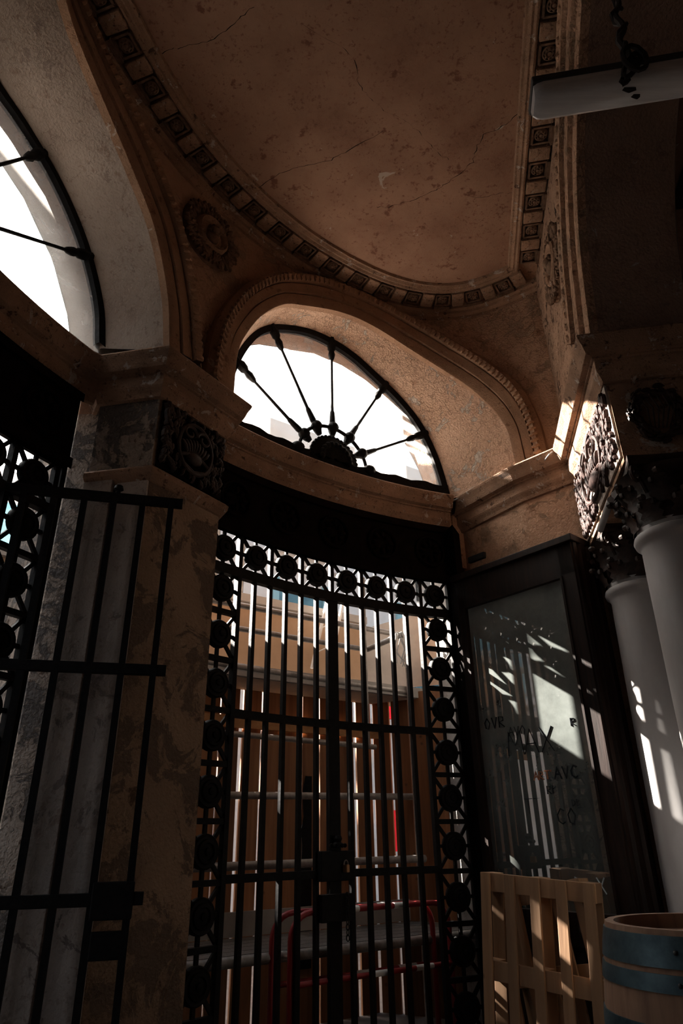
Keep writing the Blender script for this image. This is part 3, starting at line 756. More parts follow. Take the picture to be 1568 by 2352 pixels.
# ------------------------------------------------------------------ iron gates
STEP = 3.58; ZTOP = 3.015; VP = .3125
def cell_parts(r_=.092):
    d = MB(); Mx = Matrix.Rotation(math.pi/2, 3, 'X').to_3x3()
    prof = [(0.0, .055), (.018, .052), (.022, .040), (.040, .036), (.046, .046), (.060, .042), (.066, .030), (.076, .028), (.084, .032), (r_, .020), (r_, -.010), (.084, -.018), (.05, -.02), (0, -.03)]
    d.lathe(prof, n=28, M=Mx, cap=False)
    return d
def gate_lattice(name, loc_a, cells, label, R, posts, rails):
    T = thing(name, gp(loc_a, 0, R), label, 'gate frame')
    disc = cell_parts().build('roundel', M['iron'], smooth=True, origin=(0, 0, 0))
    spk = MB(); w = .2735/2; h = VP/2
    for k in range(8):
        a = k*math.pi/4; e = (w*round(math.cos(a)*1.2), h*round(math.sin(a)*1.2)); L_ = (.085*math.cos(a), .085*math.sin(a))
        spk.bar((L_[0], 0, L_[1]), (e[0], 0, e[1]), .022, .018, (0, 1, 0))
    spk = spk.build('spokes', M['iron'], origin=(0, 0, 0))
    for a, z in cells:
        c = gp(a, z, R); i_ = inst(disc, 'roundel', T, c, -math.radians(a)); s_ = spk.copy(); s_.name = 'spokes'; COL.objects.link(s_); s_.parent = i_; s_.location = (0, 0, 0)
    for o in (disc, spk): bpy.data.objects.remove(o)
    for a, z0, z1, w_ in posts: MB().bar(gp(a, z0, R), gp(a, z1, R), w_*.8, .032, (math.cos(math.radians(a)), -math.sin(math.radians(a)), 0)).build('post', M['iron'], T)
    for a0, a1, z, h_, th in rails:
        mb = MB(); n = max(2, int(abs(a1-a0)/1.5)); rows = []
        for k in range(n+1):
            a = a0+(a1-a0)*k/n; rows.append([gp(a, z-h_/2, R-th/2), gp(a, z+h_/2, R-th/2), gp(a, z+h_/2, R+th/2), gp(a, z-h_/2, R+th/2), gp(a, z-h_/2, R-th/2)])
        mb.grid(rows); b = len(mb.v); mb.f += [(0, 1, 2, 3), (b-5, b-4, b-3, b-2)]; mb.build('rail', M['iron'], T)
    return T
aL, aR = -47.32, -22.26
cells = [(aL+STEP*k, ZTOP) for k in range(8)]+[(a, 2.725-VP*k) for a in (aL, aR) for k in range(9)]
h2_ = STEP/2
posts = [(aL-h2_, 0, 3.17, .05), (aL+h2_, 0, 3.17, .055), (aR-h2_, 0, 3.17, .055), (aR+h2_, 0, 3.17, .05), (aR+h2_+.55, 0, 3.17, .03)]+[(aL+h2_+STEP*k, 2.87, 3.17, .04) for k in range(1, 6)]
rails = [(aL-h2_, aR+h2_, 2.865, .07, .05), (aL-h2_, aR+h2_, 3.165, .03, .05)]+[(a-h2_, a+h2_, 2.725+VP/2-VP*k, .032, .035) for a in (aL, aR) for k in range(1, 10)]
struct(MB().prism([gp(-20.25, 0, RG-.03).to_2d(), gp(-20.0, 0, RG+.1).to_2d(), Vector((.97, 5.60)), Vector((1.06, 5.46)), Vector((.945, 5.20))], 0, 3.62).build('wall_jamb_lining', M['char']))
gate_lattice('gate_surround', -34.8, cells, 'black iron surround of roundels framing the middle gate', RG, posts, rails)
def leaf(a0, a1, label, mid):
    T = thing('gate_leaf', gp((a0+a1)/2, 0, RG), label, 'gate')
    bars = [-47.32+h2_+STEP/2*k for k in range(1, 12)]
    for a in bars:
        if a0+.3 < a < a1-.3: MB().bar(gp(a, .03, RG), gp(a, 2.85, RG), .031, .028, (math.cos(math.radians(a)), -math.sin(math.radians(a)), 0)).build('bar', M['iron'], T)
    for z, h_ in ((1.935, .05), (1.02, .045), (.12, .06)):
        mb = MB(); rows = []
        for k in range(8):
            a = a0+(a1-a0)*k/7; rows.append([gp(a, z-h_/2, RG-.018), gp(a, z+h_/2, RG-.018), gp(a, z+h_/2, RG+.018), gp(a, z-h_/2, RG+.018), gp(a, z-h_/2, RG-.018)])
        mb.grid(rows); mb.build('rail', M['iron'], T)
    e = a1-.25 if mid == 'r' else a0+.25
    MB().bar(gp(e, .02, RG), gp(e, 2.85, RG), .036, .045, (math.cos(math.radians(e)), -math.sin(math.radians(e)), 0)).build('stile', M['iron'], T)
    return T
LL = leaf(-45.4, -34.82, 'left barred leaf of the middle iron gate', 'r')
LR = leaf(-34.75, -24.1, 'right barred leaf of the middle iron gate, carrying the lock box', 'l')
e = math.radians(-34.8); upv = (math.cos(e), -math.sin(e), 0)
mb = MB(); mb.bar(gp(-34.9, .98, RG-.03), gp(-34.9, 1.15, RG-.03), .07, .26, upv); mb.build('lock_box', M['iron'], LR, bevel=.006)
mb = MB(); mb.bar(gp(-34.9, .76, RG-.03), gp(-34.9, .91, RG-.03), .05, .24, upv); mb.build('lower_lock_plate', M['iron'], LR, bevel=.006)
mb = MB(); mb.lathe([(.0, .04), (.02, .038), (.028, .02), (.02, .0), (.035, -.012), (.04, -.03), (0, -.03)], gp(-34.8, 1.20, RG-.05), 14)
for k in range(7): mb.blob(gp(-34.8, 1.20, RG-.05)+Vector((.045*math.cos(k*.9), .045*math.sin(k*.9), -.02)), (.014, .014, .014), None, 6, 4)
mb.build('knob', M['iron'], LR, smooth=True)
T = thing('padlock', gp(-34.35, 1.05, RG-.09), 'small brass padlock hanging on the middle gate lock box', 'padlock')
c = gp(-34.35, 1.05, RG-.09); mb = MB(); mb.bar(c-Vector((0, 0, .022)), c+Vector((0, 0, .022)), .05, .022, upv); mb.build('lock_body', M['brass'], T, bevel=.004)
mb = MB(); mb.tube([c+Vector((.016*math.cos(t)*upv[0]*1.0, .016*math.cos(t)*upv[1], .02+.026*math.sin(t))) for t in [math.pi*k/8 for k in range(9)]], .004, 6); mb.build('shackle', M['steel'], T, smooth=True)
mb = MB()
for k in range(9):
    c = gp(-34.2, .90-.028*k, RG-.08); R_ = Matrix.Rotation(e+(math.pi/2 if k % 2 else 0), 3, 'Z')
    mb.tube([c+R_ @ Vector((.011*math.cos(t), 0, .018*math.sin(t))) for t in [2*math.pi*j/10 for j in range(11)]], .0035, 5, False)
tag(mb.build('chain', M['chainm'], smooth=True), 'short dark chain hanging from the middle gate lock', 'chain')

# left bay lattice
RLg = 4.52; aR2 = -64.75
cells = [(aR2-STEP*k, ZTOP) for k in range(4)]+[(a, 2.725-VP*k) for a in (aR2,) for k in range(9)]
posts = [(aR2+h2_, 0, 3.17, .05), (aR2+h2_+.6, 0, 3.17, .03), (aR2-h2_, 0, 3.17, .055)]+[(aR2-h2_-STEP*k, 2.87, 3.17, .04) for k in range(1, 4)]+[(aR2-h2_-STEP/2*k, 0, 2.87, .024) for k in range(1, 8)]
rails = [(aR2+h2_, -92, 2.87, .05, .05), (aR2+h2_, -92, 3.165, .03, .05), (aR2-h2_, -92, 1.93, .05, .035), (aR2-h2_, -92, 1.02, .05, .035)]+[(aR2-h2_, aR2+h2_, 2.725+VP/2-VP*k, .032, .035) for k in range(1, 10)]
gate_lattice('gate_surround', -70, cells, 'black iron roundel lattice of the left gate at the frame edge', RLg, posts, rails)
# open leaf in front of the pier
pa = Vector((-.905, 3.25)); pb = Vector((-2.05, 2.95)); dv = (pb-pa).normalized(); T = thing('gate_leaf', (pa.x, pa.y, 0), 'open barred iron leaf swung inward in front of the left pier', 'gate')
def lp(s, z): q = pa+dv*s; return Vector((q.x, q.y, z))
nup = (dv.x, dv.y, 0)
for k in range(8):
    s = .02+.148*k; MB().bar(lp(s, .03), lp(s, 2.87), .030 if k else .038, .030, nup).build('bar' if k else 'stile', M['iron'], T)
for z in (2.868, 1.96, 1.0, .12): MB().bar(lp(-.04, z), lp(1.18, z), .035, .05, (0, 0, 1)).build('rail', M['iron'], T, bevel=.003)
MB().bar(lp(.085, .925), lp(.085, 1.065), .05, .17, nup).build('lock_box', M['iron'], T, bevel=.006)
MB().bar(lp(.08, .785), lp(.08, .885), .04, .15, nup).build('lower_lock_plate', M['iron'], T, bevel=.006)
MB().lathe([(.0, .03), (.02, .02), (.026, 0), (.012, -.01), (.012, -.04)], lp(.30, 2.92), 12).build('knob', M['iron'], T, smooth=True)

# ------------------------------------------------------------------ framed mirror
P1 = Vector((.937, 5.166)); P2 = Vector((1.617, 4.381)); dm = (P2-P1).normalized(); nm = Vector((-dm.y, dm.x))
if nm.dot(-P1) < 0: nm = -nm
def mp_(s, z, off=0): q = P1+dm*s+nm*off; return Vector((q.x, q.y, z))
Lm = (P2-P1).length; ZT, ZTi, ZBi = 3.09, 2.86, .80
T = thing('wall_mirror', mp_(Lm/2, 0), 'tall dusty mirror in a dark wooden frame, scrawled with graffiti', 'mirror')
si0, si1 = .045, Lm-.115
def q4(a, b, c, d): return MB().add([a, b, c, d], [(0, 1, 2, 3)])
MB().add([mp_(si0, ZBi, -.03), mp_(si1, ZBi, -.03), mp_(si1, ZTi, -.03), mp_(si0, ZTi, -.03), mp_(si0, ZBi, -.05), mp_(si1, ZBi, -.05), mp_(si1, ZTi, -.05), mp_(si0, ZTi, -.05)], [(0, 1, 2, 3), (7, 6, 5, 4), (0, 4, 5, 1), (3, 2, 6, 7)]).build('mirror_glass', M['mirror'], T)
def fbar(s0, s1, z0, z1, o0, o1, nm_, mt_='frame', bv=.004):
    vs = [mp_(s, z, o) for s, z, o in ((s0, z0, o0), (s1, z0, o0), (s1, z1, o0), (s0, z1, o0), (s0, z0, o1), (s1, z0, o1), (s1, z1, o1), (s0, z1, o1))]
    return MB().add(vs, [(0, 1, 2, 3), (7, 6, 5, 4), (0, 4, 5, 1), (1, 5, 6, 2), (2, 6, 7, 3), (3, 7, 4, 0)]).build(nm_, M[mt_], T, bevel=bv)
fbar(-.02, si0, 0, ZT, -.28, 0, 'stile'); fbar(si1, Lm, 0, ZT-.0, -.10, 0, 'stile'); fbar(0, Lm, ZTi, ZT, -.28, 0, 'top_rail'); fbar(0, Lm, .62, ZBi, -.28, .0, 'bottom_rail'); fbar(0, Lm, .0, .62, -.28, -.02, 'base_panel')
fbar(-.05, Lm+.03, ZT, ZT+.05, -.30, .03, 'cornice')
fbar(si0-.002, si1+.002, ZTi-.012, ZTi+.004, -.03, .008, 'bead', bv=0); fbar(si1-.004, si1+.012, ZBi, ZTi, -.03, .01, 'bead', bv=0); fbar(si0-.01, si0+.006, ZBi, ZTi, -.03, .01, 'bead', bv=0)
# moulded side of the frame, running back to the wall
e0 = mp_(Lm, 0); e1 = Vector((1.82, 4.52, 0)); dd = Vector((e1.x-e0.x, e1.y-e0.y, 0)); nn_ = Vector((dd.y, -dd.x, 0)).normalized()
if nn_.dot(-e0) < 0: nn_ = -nn_
mb = MB(); prof_ = [(0, .0), (.06, .0), (.07, .012), (.20, .014), (.24, -.004), (.30, -.004), (.36, .016), (.55, .018), (.6, 0), (.68, 0), (.74, .02), (.95, .02), (1.0, -.03)]
mb.grid([[Vector((e0.x, e0.y, z))+dd*a+nn_*o for a, o in prof_] for z in (0, ZT)]); mb.build('side_moulding', M['frame'], T)
# small bracket on the wall above the frame
# graffiti strokes
def strokes(L_, s0, z0, sc, w, mat, slant=0):
    mb = MB()
    for st_ in L_:
        pts = [mp_(s0+x*sc+slant*y*sc, z0+y*sc, -.028) for x, y in st_]
        if len(pts) > 1: mb.tube(pts, w, 5)
    return mb
G = {'A': [[(0, 0), (.35, 1), (.7, 0)], [(.12, .4), (.6, .4)]], 'R': [[(0, 0), (0, 1), (.5, .9), (.5, .6), (0, .5), (.6, 0)]], 'T': [[(0, 1), (.7, 1)], [(.35, 1), (.35, 0)]], "'": [[(.1, 1.1), (.05, .85)]],
     'V': [[(0, 1), (.3, 0), (.6, 1)]], 'C': [[(.6, .85), (.3, 1), (0, .6), (.05, .2), (.35, 0), (.6, .15)]], 'M': [[(0, 0), (.1, 1), (.4, .4), (.7, 1), (.8, 0)]], 'X': [[(0, 0), (.6, 1)], [(0, 1), (.6, 0)]],
     'Z': [[(0, 1), (.6, 1), (0, 0), (.6, 0)]], 'O': [[(.3, 1), (0, .6), (.1, .1), (.4, 0), (.6, .5), (.3, 1)]], 'B': [[(0, 0), (0, 1), (.45, .8), (0, .5), (.5, .25), (0, 0)]], 'u': [[(0, .6), (.05, .1), (.3, 0), (.4, .6)]], 'P': [[(0, 0), (0, 1), (.5, .85), (0, .5)]], 'D': [[(0, 0), (0, 1), (.5, .7), (.5, .3), (0, 0)]]}
def word(t, s0, z0, sc, w, mat, nm_='graffiti'):
    L_ = []; x = 0
    for ch in t:
        for st_ in G.get(ch, []): L_.append([(a+x, b) for a, b in st_])
        x += .85 if ch != "'" else .35
    strokes(L_, s0, z0, sc, w, mat).build(nm_, M[mat], T)
word('OVR', .10, 1.92, .075, .0045, 'ink'); word('MAX', .28, 1.72, .16, .0035, 'ink'); word("AVC", .62, 1.545, .075, .005, 'ink'); word("ART'", .46, 1.55, .052, .0045, 'inko')
word('RP', .55, 1.46, .05, .003, 'ink'); word('COZ', .60, 1.28, .09, .0035, 'ink'); word('DB', .72, 1.38, .04, .003, 'ink'); word('AVO', .30, 1.85, .06, .0025, 'ink'); word('TZ', .36, 1.35, .09, .0022, 'ink')
word('BuX', .66, .90, .085, .004, 'inkw'); word('RS', .80, 1.86, .05, .003, 'ink')

# bracket above the frame
tag(MB().bar(mp_(.14, 3.23, .0), mp_(.32, 3.215, .03), .03, .05).build('wall_bracket', M['iron'], bevel=.004), 'small black bar lying on top of the mirror frame at its left end', 'bracket')

# ------------------------------------------------------------------ columns
def make_column(C, label):
    T = thing('column', (C.x, C.y, 0), label, 'column', None)
    c = Vector((C.x, C.y, 0)); zt = 2.74
    MB().lathe([(.225, .55), (.222, 1.0), (.212, 1.8), (.200, 2.5), (.196, 2.62), (.205, 2.64), (.222, 2.655), (.228, 2.675), (.222, 2.695), (.205, 2.705), (.2, 2.74)], c, 64).build('shaft', M['column'], T, smooth=True)
    MB().lathe([(.26, 0), (.26, .45), (.245, .48), (.26, .5), (.235, .55)], c, 48).build('base', M['column'], T, smooth=True)
    cap = MB(); cap.lathe([(.19, 2.70), (.185, 2.78), (.19, 2.9), (.22, 3.0), (.26, 3.04)], c, 32)
    ang0 = math.atan2(d2.y, d2.x)
    # abacus with hollowed sides
    pts = []
    for k in range(4):
        for j in range(7):
            t = -1+2*j/6; r = .24+.075*abs(t)**2; a = k*math.pi/2+ang0+math.atan(t); q = math.hypot(1, t)*(.235-.02*(1-t*t)); pts.append((C.x+q*math.cos(a), C.y+q*math.sin(a)))
    cap.prism(pts, 3.045, 3.10)
    o = cap.build('capital', M['capital'], T, smooth=True)
    for row, (z0, hh, rr, lean, nn) in enumerate(((2.72, .15, .20, .07, 8), (2.82, .17, .205, .09, 8))):
        for k in range(nn):
            a = ang0+(k+.5*row)*2*math.pi/nn; er = Vector((math.cos(a), math.sin(a), 0)); et = Vector((-er.y, er.x, 0)); mb = MB(); rows = []
            for j in range(8):
                t = j/7; curl = max(0, (t-.7)/.3); r = rr+lean*t*t+.01; z = z0+hh*(t-.5*curl*curl*.5); w = .065*(1-.25*t-.55*curl)*(1+.18*math.cos(j*3.1))
                rows.append([c+er*(r+.012*(1-abs(x)))+et*(w*x)+Vector((0, 0, z)) for x in (-1, -.55, 0, .55, 1)])
            mb.grid(rows)
            for x in (-.8, .8): mb.blob(c+er*(rr+lean*.6)+et*(.05*x)+Vector((0, 0, z0+hh*.7)), (.02, .02, .022), None, 6, 4)
            mb.blob(c+er*(rr+lean+.012)+Vector((0, 0, z0+hh*.86)), (.026, .026, .02), None, 6, 4)
            mb.build('acanthus_leaf', M['capital'], o, smooth=True)
    for k in range(4):
        a = ang0+math.pi/4+k*math.pi/2; er = Vector((math.cos(a), math.sin(a), 0)); mb = MB(); pts = []; rs = []
        for j in range(26):
            t = j/25; w = t*2.6*math.pi; rad = .048*(1-t*.8); pts.append(c+er*(.285+rad*math.sin(w))+Vector((0, 0, 3.0+rad*math.cos(w)-.01))); rs.append(.016*(1-.5*t))
        mb.tube([c+er*.21+Vector((0, 0, 2.90))]+pts, [.012]+rs, 6); mb.build('volute', M['capital'], o, smooth=True)
    return T
cS = n2*1.28+d2*4.57; cB = n2*1.28+d2*3.66
big = make_column(Vector((cB.x, cB.y)), 'nearer white column behind the barrel, its charred capital higher in view')
sm = copy_tree(big); sm.location = (cS.x, cS.y, 0); sm['label'] = 'farther white column beside the mirror frame, streaked with sun patches'
big['group'] = 'columns'; sm['group'] = 'columns'
big.name = 'column'
# charred relief panel between cornice and capitals
def relief(P, Q, z0, z1, label, seed, nleaf, lit):
    P = Vector((P.x, P.y, 0)); Q = Vector((Q.x, Q.y, 0)); t = (Q-P).normalized(); L_ = (Q-P).length; nn = Vector((t.y, -t.x, 0))
    if nn.dot(-P) < 0: nn = -nn
    up = Vector((0, 0, 1)); Mx = Matrix((t, up, nn)).transposed(); c = (P+Q)/2
    T = thing('relief_panel', (c.x, c.y, z0), label, 'relief'); H_ = z1-z0
    def pt(s, z, o=0): return P+t*s+nn*o+up*(z0+z)
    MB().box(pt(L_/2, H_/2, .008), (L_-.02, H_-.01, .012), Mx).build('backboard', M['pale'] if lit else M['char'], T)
    r = random.Random(seed); mb = MB()
    for k in range(nleaf):
        s = r.uniform(.03, L_-.03); z = r.uniform(.03, H_-.03); u_ = (s-L_/2)/(L_*.28); v_ = (z-H_/2)/(H_*.40)
        if u_*u_+v_*v_ < 1: continue
        sc = r.uniform(.6, 1.3); mb.blob(pt(s, z, .022), (.016*sc, .034*sc, .022), Mx @ Matrix.Rotation(r.uniform(-.7, .7), 3, 'Z'), 6, 4)
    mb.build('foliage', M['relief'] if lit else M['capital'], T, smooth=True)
    mb = MB(); cx, cz = L_/2, H_/2; a_, b_ = L_*.25, H_*.36
    mb.tube([pt(cx+a_*math.cos(k*math.pi/18), cz+b_*math.sin(k*math.pi/18), .035) for k in range(37)], .014, 8, False)
    for sgn in (-1, 1):
        pts = []; rs = []
        for j in range(22):
            tt = j/21; w = tt*2.2*math.pi; rad = a_*.42*(1-.7*tt); pts.append(pt(cx+sgn*(a_*.42-rad*math.cos(w)), cz+b_*.55+rad*math.sin(w)*.9, .04)); rs.append(.014*(1-.4*tt))
        mb.tube(pts, rs, 6)
        pts = [pt(cx+sgn*(a_*.9*math.sin(math.pi*j/12)), cz-b_*(.2+.75*j/12), .035) for j in range(13)]; mb.tube(pts, .012, 6)
    for k in range(9): mb.blob(pt(cx+(k-4)*a_*.16, cz+b_*.15-abs(k-4)*b_*.05, .035), (.016, b_*.30, .018), Mx @ Matrix.Rotation(-(k-4)*.16, 3, 'Z'), 6, 5)
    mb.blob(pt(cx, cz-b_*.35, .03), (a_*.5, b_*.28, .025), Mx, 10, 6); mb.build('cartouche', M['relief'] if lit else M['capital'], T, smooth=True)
    return T
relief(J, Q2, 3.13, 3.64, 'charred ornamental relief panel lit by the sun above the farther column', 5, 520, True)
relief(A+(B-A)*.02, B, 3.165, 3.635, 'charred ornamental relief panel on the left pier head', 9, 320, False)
# blackened wreath on the near end of the block
c = (Q2+Q3)/2; c3 = Vector((c.x, c.y, 3.38)); tq = Vector((n2.x, n2.y, 0)); nq = Vector((-d2.x, -d2.y, 0)); Mx = Matrix((tq, Vector((0, 0, 1)), nq)).transposed(); mb = MB(); r = random.Random(2)
for k in range(150):
    a = r.random()*6.283; rr = .125+r.uniform(-.03, .03); mb.blob(c3+Mx @ Vector((rr*math.cos(a), rr*1.25*math.sin(a), .02+r.random()*.02)), (.03, .012, .014), Mx @ Matrix.Rotation(a+1.57+r.uniform(-.6, .6), 3, 'Z'), 6, 4)
for k in range(6): mb.tube([c3+Mx @ Vector((.02*(k-2.5), -.1, .02)), c3+Mx @ Vector((.03*(k-2.5)+.02, .02, .05)), c3+Mx @ Vector((.035*(k-2.5), .12, .03))], .005, 5)
tag(mb.build('wreath_ornament', M['capital'], smooth=True), 'blackened plaster wreath on the dark end above the nearer column', 'ornament')
# pale loose pipe leaning beside the capitals
Pp = on_line(1378, 1216, n2*1.02, d2); Pq = on_line(1402, 1148, n2*1.02, d2)
tag(MB().tube([Pp, Pq], .022, 12).build('loose_pipe', M['column'], smooth=True), 'pale short pipe propped between the two column capitals', 'pipe')

# ------------------------------------------------------------------ lamp and rope
zl = 2.05+E
a = on_z(1224, 240, zl); b = on_z(1568, 184, zl); dl = (b-a).normalized(); e_ = a+dl*1.27
T = thing('fluorescent_lamp', (a+e_)/2, 'long grey tube lamp hanging at the upper right', 'lamp')
def lampm(w, h, zoff, x0, x1, nseg=10, body=False):
    side = Vector((-dl.y, dl.x, 0)); rows = []
    for x in (x0, x0+.012, x0+.03, x1-.03, x1-.012, x1):
        k = .8 if x in (x0, x1) else (.94 if x in (x0+.012, x1-.012) else 1); row = []
        for j in range(nseg+1):
            t = math.pi*j/nseg; row.append(a+dl*x+side*(w*k*math.copysign(abs(math.cos(t))**.5, math.cos(t)))+Vector((0, 0, zoff-h*k*abs(math.sin(t))**.7)))
        row.append(row[0]); rows.append(row)
    mb = MB(); mb.grid(rows); m_ = len(rows[0])-1; mb.f += [tuple(range(m_)), tuple((len(rows)-1)*(m_+1)+k for k in range(m_))]; return mb
lampm(.052, .062, .03, 0, 1.27).build('diffuser', M['lampglass'], T, smooth=True)
MB().bar(a+dl*-.004+Vector((0, 0, .040)), e_+dl*.004+Vector((0, 0, .040)), .112, .03).build('housing', M['lampbody'], T, bevel=.006)
MB().tube([a+dl*.04+Vector((0, 0, .012)), e_-dl*.04+Vector((0, 0, .012))], .013, 10).build('tube', M['column'], T, smooth=True)
for x in (.10, .42, .80, 1.15): MB().box(a+dl*x+Vector((-dl.y, dl.x, 0))*.054+Vector((0, 0, .024)), (.035, .012, .022), Matrix.Rotation(math.atan2(dl.y, dl.x), 3, 'Z')).build('clip', M['lampglass'], T, bevel=.002)
hk = on_z(1440, 148, zl+.06); mb = MB(); top = on_z(1412, 0, zl+.85) ; pts = [hk.lerp(top, k/14)+Vector((.012*math.sin(k*1.1), 0, 0)) for k in range(16)]
mb.tube(pts, .011, 7); mb.tube([p+Vector((.014*math.cos(i*1.6), .014*math.sin(i*1.6), 0)) for i, p in enumerate(pts)], .008, 6)
top2 = pts[-1]; mb.tube([top2, Vector((top2.x+.05, top2.y+.1, 5.75))], .010, 7)
for k in range(5): mb.tube([hk+Vector((.05*math.sin(t+k)*.7, .02*k-.04, -.035+.06*math.cos(t))) for t in [2*math.pi*j/10 for j in range(11)]], .008, 5, False)
tag(mb.build('lamp_rope', M['rope'], smooth=True), 'black knotted rope holding up the grey tube lamp', 'rope')

# ------------------------------------------------------------------ barrel
bc = Vector((1.14, 2.56, 0)); T = thing('wine_barrel', bc, 'oak barrel with grey-blue metal hoops at the lower right', 'barrel')
def br(z): return .29+.055*(1-((z-.475)/.475)**2)
def brw(z): return br(z)
nst = 24; rows = []; mb = MB()
for k in range(nst):
    for j in range(3):
        a_ = 2*math.pi*(k+j/3+.0)/nst; g = -.003 if j == 0 else 0
        rows.append([bc+Vector(((brw(z)+g)*math.cos(a_), (brw(z)+g)*math.sin(a_), z)) for z in [i*.95/14 for i in range(15)]]+[bc+Vector(((.262)*math.cos(a_), .262*math.sin(a_), z)) for z in (.95, .90)])
mb.grid(rows, close=True); mb.build('staves', M['barrel'], T, smooth=True)
MB().lathe([(.0, .905), (.265, .905)], bc, 48, cap=False).build('head', M['barrel'], T)
for z0, z1 in ((.855, .935), (.795, .84), (.665, .715), (.60, .645), (.30, .35), (.23, .27), (.02, .09)):
    o = MB().lathe([(brw(z0)+.0035, z0), (brw((z0+z1)/2)+.0045, (z0+z1)/2), (brw(z1)+.0035, z1), (brw(z1)-.002, z1), (brw(z0)-.002, z0)], bc, 64, cap=False).build('hoop', M['hoop'], T, smooth=True)
    for q in (-2.25, -2.12): zz = (z0+z1)/2; MB().blob(bc+Vector(((brw(zz)+.005)*math.cos(q), (brw(zz)+.005)*math.sin(q), zz)), (.007, .007, .007), None, 8, 5).build('rivet', M['lampbody'], o, smooth=True)

# ------------------------------------------------------------------ pallets
def make_pallet(name, label, Wp=.70, Hp=1.0):
    """stands on its end: x across, y depth (front = 0, back = +), z up"""
    T = thing(name, (0, 0, 0), label, 'pallet', 'wooden pallets')
    ws = .062; n = 5
    for k in range(n): x = -Wp/2+ws/2+(Wp-ws)*k/(n-1); MB().box((x, 0, Hp/2), (ws, .018, Hp)).build('slat', M['pallet'], T, bevel=.003)
    for z in (.05, Hp*.5, Hp-.05): MB().box((0, .022, z), (Wp, .022, .10)).build('cross_board', M['pallet'], T, bevel=.003)
    for z in (.05, Hp*.5, Hp-.05):
        for x in (-Wp/2+.045, 0, Wp/2-.045): MB().box((x, .073, z), (.085, .078, .10)).build('block', M['pallet'], T, bevel=.003)
    for k in (-1, 0, 1): MB().box((k*(Wp/2-.045), .122, Hp/2), (.08, .018, Hp)).build('slat', M['pallet'], T, bevel=.003)
    return T
p1 = make_pallet('pallet', 'pine pallet standing on end in front of the mirror')
gl_ = Vector((.80, 4.66)); gr_ = Vector((1.335, 4.21)); c = (gl_+gr_)/2-(gr_-gl_).normalized()*.07; dvp = (gr_-gl_).normalized()
p1.location = (c.x, c.y, 0); p1.rotation_euler = (math.radians(-1.5), math.radians(4), math.atan2(dvp.y, dvp.x))
q_ = P1+dm*.66+nm*.25; p2 = copy_tree(p1); p2.scale = (.9, .9, .9); p2.location = (q_.x, q_.y, .055); p2.rotation_euler = (math.radians(-2), math.radians(-9), math.atan2(dm.y, dm.x))
p2['label'] = 'second pallet leaning behind the first, beside the mirror frame'

# loose cable on the cornice
cb = [on_z(x, y, 3.90+dz) for x, y, dz in ((1010, 1158, .03), (1052, 1145, .03), (1090, 1118, .06), (1115, 1128, 0), (1150, 1133, -.01), (1190, 1120, -.02), (1230, 1085, -.02), (1260, 1045, .0), (1273, 1036, .04))]
cb = [p*.985+Vector((0, 0, E*.015)) for p in cb]
tag(MB().tube(resample(cb, 40), .006, 6).build('loose_cable', M['wire'], smooth=True), 'thin loose cable drooping over the right cornice', 'cable')

# ------------------------------------------------------------------ rest of the room
struct(MB().box((0, 4, -.05), (26, 30, .1)).build('floor', M['floor']))
# enclosing dark walls: left back of the pavilion and the next room
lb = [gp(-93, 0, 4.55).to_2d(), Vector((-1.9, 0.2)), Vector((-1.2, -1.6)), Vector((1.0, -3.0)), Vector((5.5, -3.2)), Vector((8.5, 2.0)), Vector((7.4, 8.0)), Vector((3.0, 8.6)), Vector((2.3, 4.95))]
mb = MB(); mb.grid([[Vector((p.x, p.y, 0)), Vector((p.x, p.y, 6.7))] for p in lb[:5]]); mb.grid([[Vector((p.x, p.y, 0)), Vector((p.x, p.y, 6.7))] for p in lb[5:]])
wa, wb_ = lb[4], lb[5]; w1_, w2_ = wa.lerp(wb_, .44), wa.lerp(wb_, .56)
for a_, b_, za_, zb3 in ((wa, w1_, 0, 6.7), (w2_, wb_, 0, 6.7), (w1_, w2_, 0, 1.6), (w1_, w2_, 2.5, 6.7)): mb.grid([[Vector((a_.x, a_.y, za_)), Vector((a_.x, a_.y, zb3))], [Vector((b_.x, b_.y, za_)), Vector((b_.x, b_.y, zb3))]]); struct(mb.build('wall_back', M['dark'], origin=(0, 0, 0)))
mb = MB(); mb.prism([tuple(p) for p in ([Vector((-3.2, 1.5)), Vector((-2.0, -2.0)), Vector((1, -4)), Vector((8, -4)), Vector((9, 9)), Vector((2.0, 9)), Vector((1.0, 5.9)), Vector((-.9, 5.2)), Vector((-2.2, 4.2))])], 6.55, 6.65); struct(mb.build('roof', M['dark'], origin=(0, 0, 0)))
# next room ceiling with panel mouldings
q0 = n2*1.573; mb = MB(); zc2 = 5.6
def nx(a_, s, z): q = n2*a_+d2*s; return Vector((q.x, q.y, z))
mb.add([nx(1.58, -4, zc2), nx(7, -4, zc2), nx(7, 4.9, zc2), nx(1.58, 4.9, zc2)], [(0, 1, 2, 3)]); struct(mb.build('ceiling_next_room', M['ceil'], origin=(0, 0, 0)))
mb = MB(); e1_ = .03
for (u0, v0), (u1, v1) in (((2.0, 4.0), (6, 4.0)), ((2.0, 4.0), (2.0, -3)), ((2.35, 3.6), (6, 3.6)), ((2.35, 3.6), (2.35, -3))): mb.bar(nx(u0, v0, zc2-.02), nx(u1, v1, zc2-.02), .05, .05)
struct(mb.build('trim_10', M['frame'], origin=(0, 0, 0)))
mb = MB(); mb.bar(nx(1.6, 4.85, zc2-.25), nx(7, 4.85, zc2-.25), .12, .45)
for k in range(14): mb.box(nx(1.9+.35*k, 4.76, zc2-.25), (.16, .08, .2), Matrix.Rotation(math.atan2(n2.y, n2.x), 3, 'Z'))
